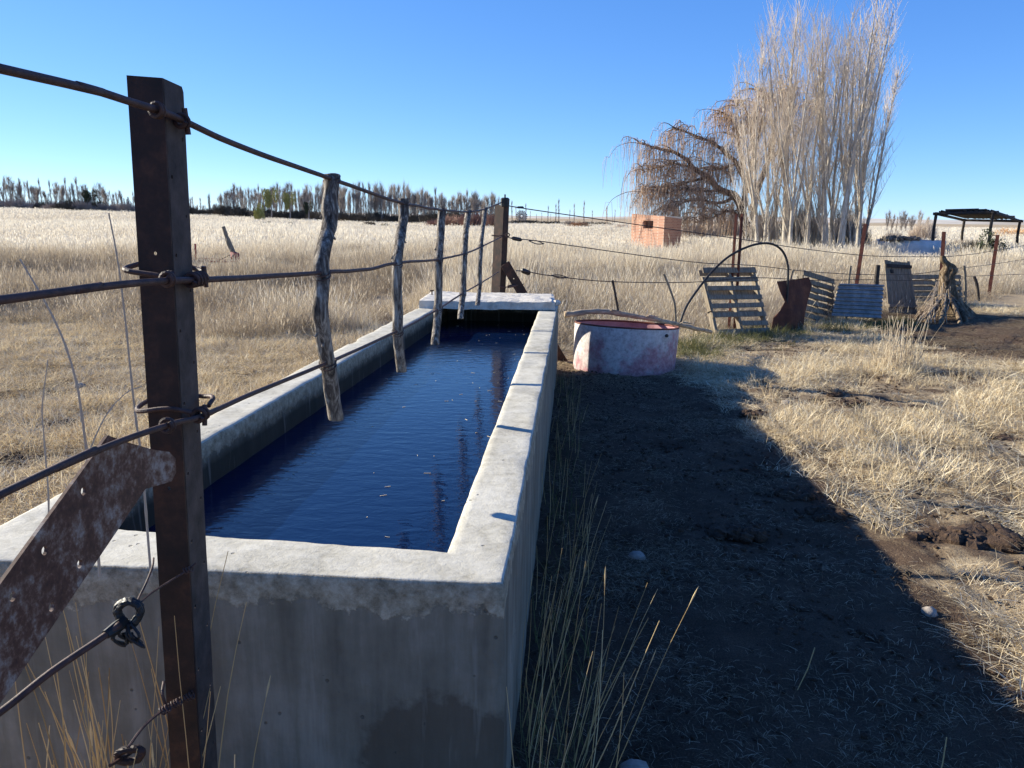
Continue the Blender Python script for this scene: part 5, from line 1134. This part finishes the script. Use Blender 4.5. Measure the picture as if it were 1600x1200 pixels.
# ================================================================== SINGLE PLANTS
def stalks(name, label, cat, n, box, hr, m, rr=(.0012, .0024), lean=(.0, .25), bias=(0, 0), seed=0, group=None, blades=0, bl=(.1, .3), bm='gold'):
    R = random.Random(seed); x0, y0, x1, y1 = box; c = Vector(((x0 + x1) / 2, (y0 + y1) / 2, gz((x0 + x1) / 2, (y0 + y1) / 2))); rt = empty(name, tuple(c), label, cat, group); m_ = MB()
    for i in range(n):
        p = Vector((R.uniform(x0, x1), R.uniform(y0, y1), 0)); p.z = gz(p.x, p.y) - .01; h = R.uniform(*hr); a = R.uniform(0, 6.28); l = R.uniform(*lean); d = Vector((math.cos(a) * l + bias[0], math.sin(a) * l * .6 + bias[1], 1)).normalized(); r_ = R.uniform(*rr)
        pts = [p]; kink = R.uniform(-.08, .08)
        for k in range(1, 7): d = (d + Vector((R.uniform(-.05, .05) + kink * .2, R.uniform(-.04, .04), 0))).normalized(); pts.append(pts[-1] + d * h / 6)
        m_.tube(pts, [r_ * (1 - .1 * k) for k in range(7)], 4, False, c=min(1, max(0, R.gauss(.5, .22))))
        if R.random() < .10: s_ = pts[-1]; m_.tube([s_, s_ + d * .03, s_ + d * .06], [r_ * .5, r_ * 1.4, r_ * .3], 4, False, c=.8)
    B(m_, 'stems', M[m], rt)
    if blades:
        m2 = MB()
        for i in range(blades):
            p = Vector((R.uniform(x0, x1), R.uniform(y0, y1), 0)); p.z = gz(p.x, p.y) - .01; blade(m2, R, p, R.uniform(*bl), R.uniform(.002, .0045), R.uniform(.0, .7), R.uniform(0, 6.28), R.uniform(0, .7), min(1, max(0, R.gauss(.45, .25))))
        B(m2, 'leaves', M[bm], rt)
    return rt
stalks('dry_stalks', 'golden dry stalks at bottom left in front of the perforated brace', 'dry plant', 44, (-1.25, 1.25, -.86, 1.8), (.4, .8), 'gold', rr=(.0014, .0028), seed=1, group='stalk clumps round the near post', blades=180)
stalks('dry_stalks', 'tall golden stalks between brace and near post, rising before the grey wall', 'dry plant', 42, (-.98, 1.35, -.70, 1.84), (.45, .88), 'gold', rr=(.0014, .0028), seed=2, group='stalk clumps round the near post', blades=160)
stalks('dry_stalks', 'few golden stalks at the foot of the near post on its right', 'dry plant', 7, (-.66, 1.45, -.50, 1.7), (.25, .62), 'gold', rr=(.0016, .0028), bias=(.12, 0), seed=3, group='stalk clumps round the near post', blades=30)
stalks('dry_stalks', 'sparse short stalks below the middle of the near wall', 'dry plant', 5, (-.38, 1.45, -.12, 1.7), (.15, .36), 'gold', rr=(.0012, .0022), seed=14, group='stalk clumps round the near post', blades=8)
for i, (y0, y1, n, h) in enumerate(((1.75, 2.5, 40, (.35, .75)), (2.5, 3.4, 20, (.25, .62)), (3.4, 4.6, 18, (.2, .5)), (4.6, 6.2, 15, (.15, .4)), (6.2, 8.3, 22, (.12, .3)))):
    xm = (y0 + y1) / 2 * .0746 - .14; stalks('grass_clump', ['tall golden stalks along the trough side nearest the camera', 'second clump of tall dry stalks along the shaded trough side', 'middle clump of shorter dry grass along the shaded trough side', 'low dry grass along the far half of the trough side', 'short grass at the far foot of the trough beside the round tank'][i], 'dry plant', n, (xm + .02, y0, xm + .24, y1), h, 'gold', rr=(.0012, .0024), bias=(.15 - .03 * i, -.05), seed=20 + i, group='grass along the right side of the trough', blades=90, bl=(.06, .22), bm='green')
stalks('grass_tussock', 'isolated upright dry grass tussock standing in the sunny yard before the grey board panel', 'grass', 90, (4.22, 8.85, 4.62, 9.2), (.25, .68), 'grass', rr=(.003, .005), lean=(.0, .5), seed=31, blades=220, bl=(.1, .35), bm='grass')
def reed(pts, r, label, m='greyplant'):
    P_ = smooth_path(pts, 6); m_ = MB(); n = len(P_); m_.tube(P_, [r * (1 - .55 * i / n) * (1 + .25 * (i % 6 == 0)) for i in range(n)], 6, c=.7); o_ = m_.build('reed_stalk', M[m], loc=tuple(P_[0])); tag(o_, label, 'reed', 'tall single stalks at left'); return o_
def rp(l, Y0, Y1): n = len(l); return [A(x, y, Y0 + (Y1 - Y0) * i / (n - 1)) for i, (x, y) in enumerate(l)]
reed(rp([(156, 900), (150, 820), (146, 760), (135, 700), (128, 650), (120, 600), (104, 545), (85, 500), (58, 450), (31, 405)], 1.78, 1.72), .0036, 'grey leaning reed stalk rising over the rim at far left')
reed(rp([(236, 900), (228, 800), (222, 720), (213, 660), (205, 590), (198, 520), (190, 450), (182, 395), (170, 333)], 1.84, 1.8), .0032, 'tallest pale reed stalk just left of the near post')
reed(rp([(74, 860), (76, 780), (70, 700), (66, 640), (70, 600), (75, 562)], 1.9, 1.88), .0024, 'short thin straight reed stalk at left between rods')
reed(rp([(110, 800), (128, 740), (150, 680), (172, 640), (200, 612), (222, 604)], 1.86, 1.95), .0022, 'thin bent straw arching towards the near post')
# dung heaps and stones
def lump(name, px, py, w_, h_, label, m, cat, group, n=9, seed=0):
    R = random.Random(seed); c = G(px, py); c.z = gz(c.x, c.y); m_ = MB()
    for i in range(n):
        s_ = w_ * R.uniform(.08, .24); o_ = Vector((R.uniform(-.42, .42) * w_, R.uniform(-.3, .3) * w_, R.uniform(-.1, .25) * h_)) if n > 1 else Vector(); k = 10; vs = []; rows = 7
        if n == 1: s_ = w_ * .5
        for j in range(rows):
            ph = math.pi * j / (rows - 1)
            for a in range(k):
                th = 2 * math.pi * a / k; q = Vector((math.sin(ph) * math.cos(th), math.sin(ph) * math.sin(th), math.cos(ph))); d = 1 + (.45 if n > 1 else .2) * mnoise.noise(q * 2.2 + Vector((i * 3 + seed, 0, 0))) + (.25 if n > 1 else .04) * mnoise.noise(q * 6 + Vector((0, seed, i)))
                vs.append(o_ + Vector((q.x * s_ * d, q.y * s_ * d, q.z * min(h_ * .6, s_ * .8) * d)))
        m_.add(vs, [(j * k + a, j * k + (a + 1) % k, (j + 1) * k + (a + 1) % k, (j + 1) * k + a) for j in range(rows - 1) for a in range(k)])
    ob = m_.build(name, M[m], smooth=(n == 1)); ob.location = c; return tag(ob, label, cat, group)
for i, (px, py, w_, h_, lab) in enumerate(DU): lump('dung_heap', px, py, w_ * 1.15, h_ * 1.5, lab, 'dung', 'dung', 'dung heaps on the yard', 26, i)
ST = [(1228, 632, .10, .06, 'grey stone at the tip of the slab shadow'), (1432, 734, .09, .05, 'pale stone in the straw right of the shadow edge'), (1452, 958, .07, .05, 'pale stone on the shadow edge at lower right'), (995, 866, .09, .05, 'stone in the shade beside the trough stalks'), (124, 603, .12, .08, 'pale stone on the yard left of the near post'), (993, 1195, .1, .05, 'stone in the shade at the bottom')]
for i, (px, py, w_, h_, lab) in enumerate(ST): lump('stone', px, py, w_, h_, lab, 'sandstone', 'stone', 'stones on the yard', 1, 50 + i)
for i, (pts, lab) in enumerate((([(1246, 1078), (1262, 1045), (1273, 1012)], 'single straw sticking up out of the shade with sunlit tip'), ([(1468, 1215), (1474, 1185), (1479, 1152)], 'single straw standing at the bottom right with sunlit tip'), ([(908, 1010), (925, 900), (948, 960)], ''))[:2]):
    b0 = G(*pts[0]); m_ = MB(); m_.tube([A(x, y, b0.y) for x, y in pts], [.0016, .0022, .0018], 5, c=.6); tag(m_.build('straw_stalk', M['gold'], loc=tuple(b0)), lab, 'straw', 'single straws standing in the shade')

R_ = random.Random(77); mb = MB()
for i in range(70):
    y = R_.uniform(2.5, 8.4); xl = -1.34 + (y - 2.2) * .0976; xr = -.17 + (y - 2.1) * .0745; u = R_.random() ** .6; x = xl + (xr - xl) * u; a = R_.uniform(0, 6.28); l = R_.uniform(.005, .035)
    p = Vector((x, y, WZ + .0015)); d = Vector((math.cos(a), math.sin(a), 0)); mb.tube([p, p + d * l], [.0014, .001], 4, c=.8)
tag(mb.build('floating_chaff', M['straw'], loc=(-.5, 5, WZ)), 'bits of straw and chaff floating on the dark water', 'chaff', None, 'stuff')
